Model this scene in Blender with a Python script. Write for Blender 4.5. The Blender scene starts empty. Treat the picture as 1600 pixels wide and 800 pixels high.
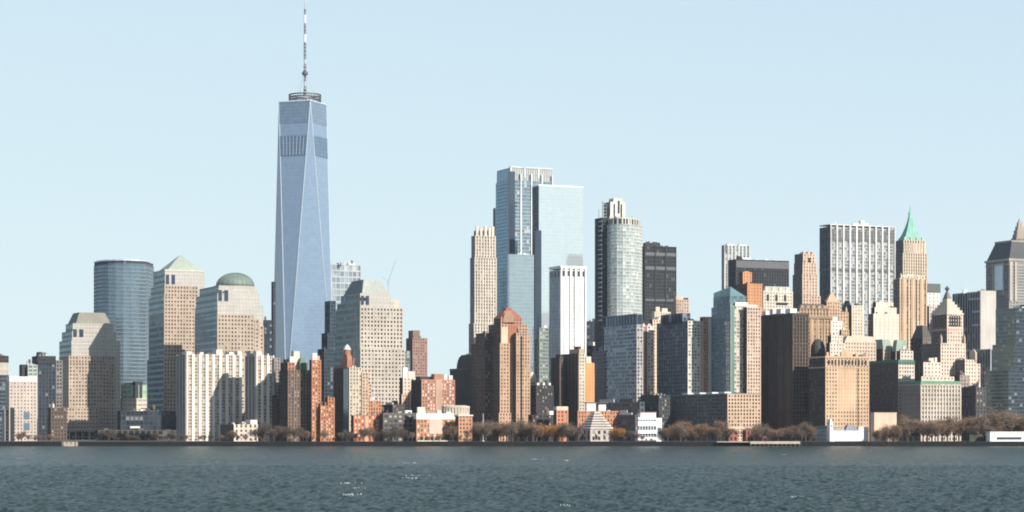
import bpy, bmesh, math, random
from mathutils import Vector, noise
R = math.radians
sc = bpy.context.scene
COL = sc.collection
random.seed(7)

# ------------------------------------------------------------------ camera
F, CAMH, HOR = 3600.0, 14.0, 672.0            # focal length in photo pixels, eye height, horizon row
cam = bpy.data.cameras.new('camera'); camo = bpy.data.objects.new('camera', cam); COL.objects.link(camo)
cam.sensor_width = 36.0; cam.lens = 36.0*F/1600.0
cam.shift_y = (HOR-400.0)/1600.0
cam.clip_start = 1.0; cam.clip_end = 60000.0
camo.location = (0, 0, CAMH); camo.rotation_euler = (R(90), 0, 0)
sc.camera = camo

# ------------------------------------------------------------------ sky, sun, exposure
SUN_EL, SUN_AZ = 31.0, 47.0                   # azimuth: degrees to the right of straight behind the camera
w = bpy.data.worlds.new('World'); sc.world = w; w.use_nodes = True
nt = w.node_tree
sky = nt.nodes.new('ShaderNodeTexSky'); sky.sky_type = 'NISHITA'; sky.sun_disc = False
sky.sun_elevation = R(SUN_EL); sky.sun_rotation = R(180-SUN_AZ)
sky.altitude = 2000; sky.air_density = 1.0; sky.dust_density = 0.5; sky.ozone_density = 2.0
# soft shoulder on the sky's brightness, the same in every direction: c = A x/(x+b)
ad = nt.nodes.new('ShaderNodeVectorMath'); ad.operation = 'ADD'; ad.inputs[1].default_value = (.8, 1.1, .6)
dv = nt.nodes.new('ShaderNodeVectorMath'); dv.operation = 'DIVIDE'
ml_ = nt.nodes.new('ShaderNodeVectorMath'); ml_.operation = 'MULTIPLY'; ml_.inputs[1].default_value = (4.78, 5.85, 5.74)
bg = nt.nodes['Background']; bg.inputs[1].default_value = 0.10
nt.links.new(sky.outputs[0], ad.inputs[0]); nt.links.new(sky.outputs[0], dv.inputs[0]); nt.links.new(ad.outputs[0], dv.inputs[1])
nt.links.new(dv.outputs[0], ml_.inputs[0]); nt.links.new(ml_.outputs[0], bg.inputs[0])
S = Vector((math.sin(R(SUN_AZ))*math.cos(R(SUN_EL)), -math.cos(R(SUN_AZ))*math.cos(R(SUN_EL)), math.sin(R(SUN_EL))))
sl = bpy.data.lights.new('sun', 'SUN'); sl.energy = 5.0; sl.angle = R(0.5); sl.color = (1.0, 0.925, 0.83)
so = bpy.data.objects.new('sun', sl); COL.objects.link(so); so.rotation_euler = (-S).to_track_quat('-Z', 'Y').to_euler()
so.location = (300, -300, 900)
sc.view_settings.view_transform = 'Standard'; sc.view_settings.look = 'None'
sc.view_settings.exposure = 0.80; sc.view_settings.gamma = 1.0
sc.cycles.use_denoising = True; sc.cycles.pixel_filter_type = 'BLACKMAN_HARRIS'; sc.cycles.filter_width = 1.9
sc.cycles.max_bounces = 6; sc.cycles.volume_bounces = 0
sc.cycles.sample_clamp_indirect = 6.0

# ------------------------------------------------------------------ materials
def nodes(name):
    m = bpy.data.materials.new(name); m.use_nodes = True
    t = m.node_tree; b = t.nodes['Principled BSDF']
    return m, t, b
def N(t, kind, **kw):
    n = t.nodes.new(kind)
    for k, v in kw.items(): setattr(n, k, v)
    return n
_mats = {}
def wallm(col, rough=.85, var=.16, streak=.14):
    col = tuple(c*.78 for c in col)
    key = ('w', tuple(round(c, 3) for c in col), rough, var, streak)
    if key in _mats: return _mats[key]
    m, t, b = nodes('masonry')
    g = N(t, 'ShaderNodeNewGeometry')
    n1 = N(t, 'ShaderNodeTexNoise'); n1.inputs['Scale'].default_value = .035; n1.inputs['Detail'].default_value = 6
    mp = N(t, 'ShaderNodeMapping'); mp.inputs['Scale'].default_value = (.5, .5, .035)
    n2 = N(t, 'ShaderNodeTexNoise'); n2.inputs['Scale'].default_value = 1.0; n2.inputs['Detail'].default_value = 4
    L = t.links.new
    L(g.outputs['Position'], n1.inputs['Vector']); L(g.outputs['Position'], mp.inputs[0]); L(mp.outputs[0], n2.inputs['Vector'])
    m1 = N(t, 'ShaderNodeMapRange'); m1.inputs[1].default_value = .25; m1.inputs[2].default_value = .75
    m1.inputs[3].default_value = 1-var; m1.inputs[4].default_value = 1+var
    m2 = N(t, 'ShaderNodeMapRange'); m2.inputs[1].default_value = .25; m2.inputs[2].default_value = .75
    m2.inputs[3].default_value = 1-streak; m2.inputs[4].default_value = 1+streak
    L(n1.outputs[0], m1.inputs[0]); L(n2.outputs[0], m2.inputs[0])
    mm = N(t, 'ShaderNodeMath', operation='MULTIPLY'); L(m1.outputs[0], mm.inputs[0]); L(m2.outputs[0], mm.inputs[1])
    vm = N(t, 'ShaderNodeVectorMath', operation='SCALE'); vm.inputs[0].default_value = col
    L(mm.outputs[0], vm.inputs['Scale']); L(vm.outputs[0], b.inputs['Base Color'])
    b.inputs['Roughness'].default_value = rough
    b.inputs['Specular IOR Level'].default_value = .25
    _mats[key] = m; return m
def glassm(col, metal=.35, rough=.12, blind=.2, blindcol=(.45, .42, .36), tilt=.02, var=.35, seam=0.0):
    """window glass: each pane (UV cell) its own tint, some with blinds, each pane very slightly out of true"""
    key = ('g', col, metal, rough, blind, blindcol, tilt, var, seam)
    if key in _mats: return _mats[key]
    m, t, b = nodes('window_glass'); L = t.links.new
    uv = N(t, 'ShaderNodeUVMap'); fl = N(t, 'ShaderNodeVectorMath', operation='FLOOR')
    L(uv.outputs[0], fl.inputs[0])
    wn = N(t, 'ShaderNodeTexWhiteNoise', noise_dimensions='2D'); L(fl.outputs[0], wn.inputs['Vector'])
    sx = N(t, 'ShaderNodeSeparateColor'); L(wn.outputs['Color'], sx.inputs[0])
    mr = N(t, 'ShaderNodeMapRange'); mr.inputs[3].default_value = 1-var; mr.inputs[4].default_value = 1+var
    L(sx.outputs[0], mr.inputs[0])
    vm = N(t, 'ShaderNodeVectorMath', operation='SCALE'); vm.inputs[0].default_value = col
    if seam:
        fr = N(t, 'ShaderNodeVectorMath', operation='FRACTION'); L(uv.outputs[0], fr.inputs[0])
        sp = N(t, 'ShaderNodeSeparateXYZ'); L(fr.outputs[0], sp.inputs[0])
        lt = N(t, 'ShaderNodeMath', operation='LESS_THAN'); L(sp.outputs[1], lt.inputs[0]); lt.inputs[1].default_value = .28
        ml = N(t, 'ShaderNodeMapRange'); L(lt.outputs[0], ml.inputs[0]); ml.inputs[3].default_value = 1; ml.inputs[4].default_value = 1-seam
        mx = N(t, 'ShaderNodeMath', operation='MULTIPLY'); L(ml.outputs[0], mx.inputs[0]); L(mr.outputs[0], mx.inputs[1])
        L(mx.outputs[0], vm.inputs['Scale'])
    else:
        L(mr.outputs[0], vm.inputs['Scale'])
    gt = N(t, 'ShaderNodeMath', operation='LESS_THAN'); gt.inputs[1].default_value = blind; L(sx.outputs[1], gt.inputs[0])
    mix = N(t, 'ShaderNodeMix', data_type='RGBA'); L(gt.outputs[0], mix.inputs[0]); L(vm.outputs[0], mix.inputs[6])
    mix.inputs[7].default_value = (*blindcol, 1)
    L(mix.outputs[2], b.inputs['Base Color'])
    me = N(t, 'ShaderNodeMapRange'); L(gt.outputs[0], me.inputs[0]); me.inputs[3].default_value = metal; me.inputs[4].default_value = metal*.5
    L(me.outputs[0], b.inputs['Metallic'])
    b.inputs['Roughness'].default_value = rough
    if tilt:
        g = N(t, 'ShaderNodeNewGeometry')
        su = N(t, 'ShaderNodeVectorMath', operation='SUBTRACT'); L(wn.outputs['Color'], su.inputs[0]); su.inputs[1].default_value = (.5, .5, .5)
        s2 = N(t, 'ShaderNodeVectorMath', operation='SCALE'); L(su.outputs[0], s2.inputs[0]); s2.inputs['Scale'].default_value = tilt
        ad = N(t, 'ShaderNodeVectorMath', operation='ADD'); L(g.outputs['Normal'], ad.inputs[0]); L(s2.outputs[0], ad.inputs[1])
        nn = N(t, 'ShaderNodeVectorMath', operation='NORMALIZE'); L(ad.outputs[0], nn.inputs[0]); L(nn.outputs[0], b.inputs['Normal'])
    _mats[key] = m; return m
def metalm(col, rough=.4, metal=.6):
    key = ('m', col, rough, metal)
    if key in _mats: return _mats[key]
    m, t, b = nodes('painted_metal'); L = t.links.new
    g = N(t, 'ShaderNodeNewGeometry'); n = N(t, 'ShaderNodeTexNoise'); n.inputs['Scale'].default_value = .4; n.inputs['Detail'].default_value = 5
    L(g.outputs['Position'], n.inputs['Vector'])
    mr = N(t, 'ShaderNodeMapRange'); mr.inputs[3].default_value = .75; mr.inputs[4].default_value = 1.25; L(n.outputs[0], mr.inputs[0])
    vm = N(t, 'ShaderNodeVectorMath', operation='SCALE'); vm.inputs[0].default_value = col; L(mr.outputs[0], vm.inputs['Scale'])
    L(vm.outputs[0], b.inputs['Base Color']); b.inputs['Roughness'].default_value = rough; b.inputs['Metallic'].default_value = metal
    _mats[key] = m; return m
ROOFM = wallm((.10, .10, .10)); DARKM = wallm((.045, .047, .05)); WHITEM = wallm((.68, .66, .62)); STEELM = metalm((.45, .46, .47), .45, .5)
LOUVM = metalm((.07, .075, .08), .5, .3)

# ------------------------------------------------------------------ objects
G0 = 3.9                                       # street level above the water
def X(px, Y): return (px-800.0)*Y/F
def Z(py, Y): return CAMH + (HOR-py)*Y/F
def tag(o, label=None, cat=None, group=None, kind=None):
    if label: o['label'] = label
    if cat: o['category'] = cat
    if group: o['group'] = group
    if kind: o['kind'] = kind
    return o
class MB:
    """collects shapes in world space; build() makes ONE mesh object under a thing"""
    def __init__(s): s.v, s.f, s.m, s.uv = [], [], [], {}
    def poly(s, pts, mi=0, uv=None):
        n = len(s.v); s.v += [tuple(p) for p in pts]; s.f.append(tuple(range(n, n+len(pts)))); s.m.append(mi)
        if uv: s.uv[len(s.f)-1] = uv
    def obox(s, o, a, b, c, mi=0):              # parallelepiped from corner o, edges a, b, c
        o, a, b, c = Vector(o), Vector(a), Vector(b), Vector(c)
        n = len(s.v)
        s.v += [tuple(p) for p in (o, o+a, o+a+b, o+b, o+c, o+a+c, o+a+b+c, o+b+c)]
        q = [(0, 3, 2, 1), (4, 5, 6, 7), (0, 1, 5, 4), (1, 2, 6, 5), (2, 3, 7, 6), (3, 0, 4, 7)]
        if a.cross(b).dot(c) < 0: q = [tuple(reversed(x)) for x in q]
        s.f += [tuple(n+i for i in x) for x in q]; s.m += [mi]*6
    def box(s, x0, x1, y0, y1, z0, z1, mi=0): s.obox((x0, y0, z0), (x1-x0, 0, 0), (0, y1-y0, 0), (0, 0, z1-z0), mi)
    def rings(s, rings, mi=0, cap0=True, cap1=True):   # list of equal length point loops, lower to upper, CCW from above
        n = len(s.v); k = len(rings[0])
        for r in rings: s.v += [tuple(p) for p in r]
        for i in range(len(rings)-1):
            for j in range(k):
                a, b = n+i*k+j, n+i*k+(j+1) % k
                s.f.append((a, b, b+k, a+k)); s.m.append(mi)
        if cap0: s.f.append(tuple(reversed(range(n, n+k)))); s.m.append(mi)
        if cap1: s.f.append(tuple(range(n+(len(rings)-1)*k, n+len(rings)*k))); s.m.append(mi)
    def lathe(s, cx, cy, prof, seg=20, mi=0, a0=0.0):  # prof: (radius, z) from low to high
        rs = [[(cx+r*math.cos(a0+2*math.pi*j/seg), cy+r*math.sin(a0+2*math.pi*j/seg), z) for j in range(seg)] for r, z in prof]
        s.rings(rs, mi)
    def rod(s, p0, p1, r0, r1=None, seg=6, mi=0):
        p0, p1 = Vector(p0), Vector(p1); r1 = r0 if r1 is None else r1
        d = (p1-p0).normalized(); u = d.orthogonal().normalized(); v = d.cross(u)
        rs = []
        for p, r in ((p0, r0), (p1, r1)):
            rs.append([tuple(p+(u*math.cos(2*math.pi*j/seg)+v*math.sin(2*math.pi*j/seg))*r) for j in range(seg)])
        s.rings(rs, mi)
    def build(s, name, mats, parent=None, kind=None, smooth=False):
        if not isinstance(mats, (list, tuple)): mats = [mats]
        off = Vector((0, 0, 0))
        if parent is not None:
            q = parent
            while q is not None: off += q.location; q = q.parent
        me = bpy.data.meshes.new(name)
        me.from_pydata([(a-off.x, b-off.y, c-off.z) for a, b, c in s.v], [], s.f)
        for m in mats: me.materials.append(m)
        me.polygons.foreach_set('material_index', s.m)
        if s.uv:
            l = me.uv_layers.new(name='UVMap')
            for fi, uvs in s.uv.items():
                st = me.polygons[fi].loop_start
                for k, u in enumerate(uvs): l.data[st+k].uv = u
        if smooth: me.polygons.foreach_set('use_smooth', [True]*len(s.f))
        me.update()
        o = bpy.data.objects.new(name, me); COL.objects.link(o)
        if parent is not None: o.parent = parent
        if kind: o['kind'] = kind
        return o
def thing(name, label, cat, px, Y, group=None, z=G0):
    o = bpy.data.objects.new(name, None); COL.objects.link(o)
    o.location = (X(px, Y), Y, z); o.empty_display_size = 5
    o['Y'] = Y
    return tag(o, label, cat, group)

# ------------------------------------------------------------------ facades
class St:
    """facade style: bay and floor size in metres, solid share of each, projections, wall and glass"""
    def __init__(s, wall, glass, bay=3.6, floor=3.8, pier=.45, span=.42, pd=.45, sd=.35, rough=.85, base=0):
        s.wall = wallm(wall, rough) if isinstance(wall, tuple) else wall
        s.glass, s.bay, s.floor, s.pier, s.span, s.pd, s.sd, s.base = glass, bay, floor, pier, span, pd, sd, base
GDARK = glassm((.035, .042, .05), .25, .12, .18, (.30, .28, .24))
GBLUE = glassm((.10, .15, .19), .5, .10, .10, (.35, .38, .38))
GTEAL = glassm((.16, .25, .27), .6, .10, .08, (.35, .42, .40))
GPALE = glassm((.47, .45, .41), .45, .12, .0, (.55, .57, .55), .008, .06)
GNAVY = glassm((.03, .045, .065), .35, .10, .10, (.16, .18, .2))
GBLACK = glassm((.022, .025, .028), .25, .14, .06, (.10, .10, .10))
TH = 24.0
def fp(xl, xc, xr, Y, th=TH, D=None):
    """footprint from the columns where the left end, the near corner and the right end stand"""
    t = R(th); k = (xr-800)/F; cx = X(xc, Y)
    Lr = (k*Y-cx)/(math.cos(t)-k*math.sin(t))
    if xl is None: Ll = D or 25.0
    else:
        kl = (xl-800)/F; den = math.sin(t)+kl*math.cos(t)
        Ll = (cx-kl*Y)/den if den > .03 else 30.0
        Ll = min(max(Ll, 6.0), D or 90.0)
    C = Vector((cx, Y, 0)); r = Vector((math.cos(t), math.sin(t), 0))*Lr; l = Vector((-math.sin(t), math.cos(t), 0))*Ll
    return [C, C+r, C+r+l, C+l]
def shift(P, s):                                 # shrink a footprint about its centre
    c = sum(P, Vector())/len(P); return [c+(p-c)*s for p in P]
def inset(P, d):
    n = len(P); out = []
    for i in range(n):
        a, b, c = P[i-1], P[i], P[(i+1) % n]
        e1 = (b-a).normalized(); e2 = (c-b).normalized()
        n1 = Vector((-e1.y, e1.x, 0)); n2 = Vector((-e2.y, e2.x, 0))
        h = (n1+n2); h = h/max(h.dot(n1), .3); out.append(b+h*d)
    return out
def at(P, z): return [(p.x, p.y, z) for p in P]
def facade(W, Wn, p0, p1, z0, z1, st, wi, gi, ext=0.0, rnd=None):
    u = p1-p0; L = u.length; u = u/L; n = Vector((u.y, -u.x, 0))
    nb = max(1, round(L/st.bay)); nf = max(1, round((z1-z0)/st.floor)); bw = L/nb; fh = (z1-z0)/nf
    ou, ov = (rnd or random).randint(0, 900), (rnd or random).randint(0, 900)
    Wn.poly([(p0.x, p0.y, z0), (p1.x, p1.y, z0), (p1.x, p1.y, z1), (p0.x, p0.y, z1)], gi,
            [(ou, ov), (ou+nb, ov), (ou+nb, ov+nf), (ou, ov+nf)])
    up = Vector((0, 0, 1))
    def bar(a, b, c, d, pr, e0=0.0, e1=0.0):       # along u from a to b, height c to d, proud by pr
        W.obox(p0+u*(a-e0)-n*.2+up*c, u*(b-a+e0+e1), n*(.2+pr), up*(d-c), wi)
    if st.pier > 0:
        pw = st.pier*bw
        for i in range(nb+1):
            a = max(0, i*bw-pw/2); b = min(L, i*bw+pw/2)
            bar(a, b, z0, z1+.03, st.pd, ext if i == 0 else 0, ext if i == nb else 0)
    if st.span > 0:
        sh = st.span*fh
        for j in range(nf+1):
            c = max(z0, z0+j*fh-sh/2); d = min(z1, z0+j*fh+sh/2)
            bar(0, L, c, d, st.sd, ext, ext)
    else:
        bar(0, L, z1-1.2, z1, st.sd, ext, ext)
    if st.base:                                    # a heavier ledge at the top
        bar(0, L, z1-st.base, z1+.1, st.pd+.35, ext, ext)
def prism(root, P, z0, z1, st, stL=None, sides=None, name='wall', clut=0, seed=1):
    """a block of building: wall (solid body and lattice), windows (panes behind it), roof"""
    W, Wn = MB(), MB(); rnd = random.Random(seed)
    mats = [st.wall, ROOFM]; gm_ = [st.glass]
    if stL: mats.append(stL.wall); gm_.append(stL.glass)
    B = inset(P, .15)
    W.rings([at(B, z0), at(B, z1-.4)], 0)
    n = len(P)
    for i in range(n):
        p0, p1 = P[i], P[(i+1) % n]; u = (p1-p0).normalized(); nn = Vector((u.y, -u.x, 0))
        mid = (p0+p1)/2
        if nn.dot(Vector((0, 0, 0))-Vector((mid.x, mid.y, 0))) < -mid.length*.12: continue
        left = stL is not None and nn.x < -.45  # stL often darkens the left side: its shade put into the colour
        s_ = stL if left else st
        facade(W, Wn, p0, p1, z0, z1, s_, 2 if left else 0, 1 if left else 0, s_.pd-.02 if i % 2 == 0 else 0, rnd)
    wo = W.build(name, mats, root, 'stuff'); Wn.build('windows', gm_, wo, 'stuff')
    r = MB(); rp = inset(P, 1.0); r.rings([at(rp, z1-.8), at(rp, z1-.25)]); ro = r.build('roof', ROOFM, root)
    small_plant(ro, P, z1, seed)
    if clut: clutter(root, P, z1, seed, clut, st.wall)
    return P
def vol(root, xl, xc, xr, yt, st, stL=None, Y=None, yb=None, dy=0, th=TH, D=None, clut=0, name='wall'):
    Y = (Y or root['Y'])+dy
    P = fp(xl, xc, xr, Y, th, D); z0 = G0 if yb is None else Z(yb, Y)
    prism(root, P, z0, Z(yt, Y), st, stL, name=name, clut=clut, seed=int(xc*7+yt))
    return P, Z(yt, Y)
def bil(P, a, b): return P[0]+(P[1]-P[0])*a+(P[3]-P[0])*b
def slab(root, name, P, z0, z1, mat, kind=None):
    m = MB(); m.rings([at(P, z0), at(P, z1)]); return m.build(name, mat, root, kind)
def sub(P, a0, a1, b0, b1): return [bil(P, a0, b0), bil(P, a1, b0), bil(P, a1, b1), bil(P, a0, b1)]
def clutter(root, P, z, seed, n, wall):
    """roof plant: bulkheads, tanks, vents, poles"""
    r = random.Random(seed*13+5)
    for i in range(n):
        a = r.uniform(.08, .75); b = r.uniform(.08, .6); wa = r.uniform(.08, .28); wb = r.uniform(.15, .4); h = r.uniform(1.6, 4.6)
        k = r.random()
        c = bil(P, a, b)
        if k < .66 or i == 0:
            slab(root, 'bulkhead', sub(P, a, min(.98, a+wa), b, min(.98, b+wb)), z-.5, z+h, r.choice([wall, wall, ROOFM, STEELM, WHITEM]))
        elif k < .8:
            m = MB(); rr = r.uniform(1.3, 2.0); m.lathe(c.x, c.y, [(rr, z+2), (rr, z+5), (.1, z+6.2)], 10)
            for q in range(4):
                an = q*math.pi/2+.4; m.rod((c.x+rr*.7*math.cos(an), c.y+rr*.7*math.sin(an), z-.5), (c.x+rr*.7*math.cos(an), c.y+rr*.7*math.sin(an), z+2.05), .15, seg=4)
            m.build('water_tank', wallm((.16, .11, .07)), root)
        else:
            m = MB(); m.rod((c.x, c.y, z-.5), (c.x, c.y, z+r.uniform(4, 9)), .22, .1, 5); m.build('antenna', STEELM, root)
def small_plant(root, P, z, seed):
    """rail and low roof units: too small to tell apart, one part"""
    r = random.Random(seed*5+3)
    if (P[1]-P[0]).length < 9 or len(P) != 4: return
    m = MB()
    for i in range(r.randint(3, 7)):
        a, b = r.uniform(.04, .88), r.uniform(.05, .5); q = sub(P, a, min(.97, a+r.uniform(.03, .10)), b, b+r.uniform(.05, .15))
        m.rings([at(q, z-.5), at(q, z+r.uniform(.5, 2.4))])
    for i in range(r.randint(0, 2)):
        c = bil(P, r.uniform(.1, .9), r.uniform(.1, .5)); m.rod((c.x, c.y, z-.5), (c.x, c.y, z+r.uniform(3, 6)), .12, .06, 4)
    m.build('roof_plant', r.choice([STEELM, ROOFM, LOUVM]), root, 'stuff')
def frustum(root, name, P, z0, z1, s, mat, c=None, edges=None):
    cc = c or sum(P, Vector())/4
    m = MB(); m.rings([at(P, z0), at([cc+(p-cc)*s for p in P], z1)]); return m.build(name, mat, root)

# ------------------------------------------------------------------ setting: water, land, quay
def water_material():
    m, t, b = nodes('water'); L = t.links.new
    g = N(t, 'ShaderNodeNewGeometry')
    def nz(scale, sx, sy, det, off=0):
        mp = N(t, 'ShaderNodeMapping'); mp.inputs['Scale'].default_value = (sx, sy, 1); mp.inputs['Location'].default_value = (off, off*2, 0)
        n = N(t, 'ShaderNodeTexNoise'); n.inputs['Scale'].default_value = scale; n.inputs['Detail'].default_value = det; n.inputs['Roughness'].default_value = .62
        L(g.outputs['Position'], mp.inputs[0]); L(mp.outputs[0], n.inputs['Vector']); return n
    a = nz(.9, 1, .6, 6); c = nz(.16, 1, .55, 5, 13); d = nz(.014, 1, .4, 5, 31)
    ad = N(t, 'ShaderNodeMath', operation='MULTIPLY_ADD'); L(c.outputs[0], ad.inputs[0]); ad.inputs[1].default_value = 2.2; L(a.outputs[0], ad.inputs[2])
    bp = N(t, 'ShaderNodeBump'); bp.inputs['Strength'].default_value = 1.0; bp.inputs['Distance'].default_value = 1.3
    L(ad.outputs[0], bp.inputs['Height']); L(bp.outputs[0], b.inputs['Normal'])
    cr = N(t, 'ShaderNodeMix', data_type='RGBA'); L(d.outputs[0], cr.inputs[0])
    cr.inputs[6].default_value = (.011, .028, .028, 1); cr.inputs[7].default_value = (.032, .052, .050, 1)
    # thin streaks of foam on the steepest water
    f = nz(.05, 1, .10, 8, 71)
    fm = N(t, 'ShaderNodeMapRange'); fm.inputs[1].default_value = .70; fm.inputs[2].default_value = .78; L(f.outputs[0], fm.inputs[0])
    mx = N(t, 'ShaderNodeMix', data_type='RGBA'); L(fm.outputs[0], mx.inputs[0]); L(cr.outputs[2], mx.inputs[6]); mx.inputs[7].default_value = (.55, .58, .58, 1)
    L(mx.outputs[2], b.inputs['Base Color'])
    b.inputs['Roughness'].default_value = .22; b.inputs['IOR'].default_value = 1.30; b.inputs['Specular IOR Level'].default_value = .05
    return m
def make_water():
    rows = [330.0]
    while rows[-1] < 2030: rows.append(rows[-1]*(1.0022 if rows[-1] < 900 else 1.0045))
    nx = 500; v = []; f = []; nz = noise.noise
    ny = len(rows)
    for r_, y in enumerate(rows):
        half = 0.25*y+10; am = min(1.0, (y-330)/25)*min(1.0, max(0, (2012-y)/60))
        for i in range(nx+1):
            x = -half+2*half*i/nx; u = x+.12*y          # the wind sets the crests a little askew
            h = nz((u*.11, y*.07, 0))*.34+nz((u*.34+9, y*.21, 3))*.36
            h += nz((u*.75, y*.42, 8))*.50*min(1.0, max(.6, (1900-y)/800))
            v.append((x, y, h*am))
    for j in range(ny-1):
        for i in range(nx):
            a = j*(nx+1)+i; f.append((a, a+1, a+nx+2, a+nx+1))
    def flat(x0, x1, y0, y1):
        n = len(v); v.extend([(x0, y0, 0), (x1, y0, 0), (x1, y1, 0), (x0, y1, 0)]); f.append((n, n+1, n+2, n+3))
    yb = rows[-1]; y0 = rows[0]
    flat(-4500, 4500, -500, y0); flat(-4500, 4500, yb, 7800)
    n = len(v); h0, h1 = .25*y0+10, .25*yb+10
    v.extend([(-4500, y0, 0), (-h0, y0, 0), (-h1, yb, 0), (-4500, yb, 0), (h0, y0, 0), (4500, y0, 0), (4500, yb, 0), (h1, yb, 0)])
    f.append((n, n+1, n+2, n+3)); f.append((n+4, n+5, n+6, n+7))
    me = bpy.data.meshes.new('water'); me.from_pydata(v, [], f); me.materials.append(water_material())
    me.polygons.foreach_set('use_smooth', [True]*len(f)); me.update()
    o = bpy.data.objects.new('water', me); COL.objects.link(o); o['kind'] = 'structure'
make_water()
QY = 2016.0
m = MB(); m.box(-2600, 2600, QY+1.2, 7600, -0.6, G0); g_ = m.build('ground', wallm((.085, .08, .075)), None, 'structure')
m = MB(); m.box(-2600, 2600, QY, QY+1.2, -0.6, G0-.5)
r_ = random.Random(3)
x = -620.0
while x < 620:                                    # timber fenders and piles along the bulkhead
    m.box(x, x+.5, QY-.5, QY, -.6, G0-r_.uniform(.2, 1.3)); x += r_.uniform(2.5, 6)
m.build('seawall', wallm((.012, .013, .014)), None, 'structure')
m = MB(); m.box(-2600, 2600, QY+.2, QY+14, G0-.3, G0+.12); m.build('promenade', wallm((.035, .034, .033)), None, 'structure')

# ------------------------------------------------------------------ colours and styles
GRANITE, CREAM, WHITE, TAN = (.41, .325, .255), (.56, .47, .37), (.68, .65, .60), (.36, .26, .17)
PEACH, ORANGE, RED, BROWN = (.50, .33, .225), (.50, .235, .085), (.33, .125, .075), (.12, .085, .065)
DKBROWN, GREY, SLATE, LIME = (.065, .05, .042), (.27, .265, .26), (.10, .115, .13), (.47, .42, .36)
COPPER, PATINA = (.20, .44, .35), (.30, .345, .28)
s_gran = St(GRANITE, GDARK, 3.3, 3.9, .54, .52, .5, .45)
s_pale = St((.50, .455, .40), GPALE, 3.3, 3.9, .16, .22, .2, .15)
s_teal = St((.27, .35, .36), glassm((.10, .17, .19), .55, .10, .05, (.3, .36, .36)), 4.0, 6.2, .05, .42, .2, .3)
def face_patch(root, name, P, side, a0, a1, z0, z1, mat, proud=.7, depth=.9):
    """a piece lying on one face: side 'R' or 'L', a along it from the near corner"""
    C = P[0]; E_ = P[1] if side == 'R' else P[3]
    u = (E_-C); Ln = u.length; u = u/Ln; n = Vector((u.y, -u.x, 0)) if side == 'R' else Vector((-u.y, u.x, 0))
    m = MB(); m.obox(C+u*(a0*Ln)+n*(proud-depth)+Vector((0, 0, z0)), u*((a1-a0)*Ln), n*depth, Vector((0, 0, z1-z0)))
    return m.build(name, mat, root)
def piers(root, P, side, n, z0, z1, w, mat, proud=1.0, name='pier'):
    for i in range(n+1):
        a = i/n; ln = ((P[1] if side == 'R' else P[3])-P[0]).length; h = w/ln/2
        face_patch(root, name, P, side, max(0, a-h), min(1, a+h), z0, z1, mat, proud, proud+.3)
def cornice(root, P, z, h, mat, out=1.0):
    slab(root, 'cornice', inset(P, -out), z-h, z+.05, mat)

def shaded_slope(root, P, z0, z1, s, mat):
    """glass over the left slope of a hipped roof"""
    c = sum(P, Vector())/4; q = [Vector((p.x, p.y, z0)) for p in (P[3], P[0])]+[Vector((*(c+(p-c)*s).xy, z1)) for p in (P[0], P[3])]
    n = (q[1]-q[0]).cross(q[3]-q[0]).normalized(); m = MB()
    m.rings([[tuple(p-n*.3) for p in q], [tuple(p+n*.35) for p in q]]); m.build('shaded_slope', mat, root)

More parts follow.
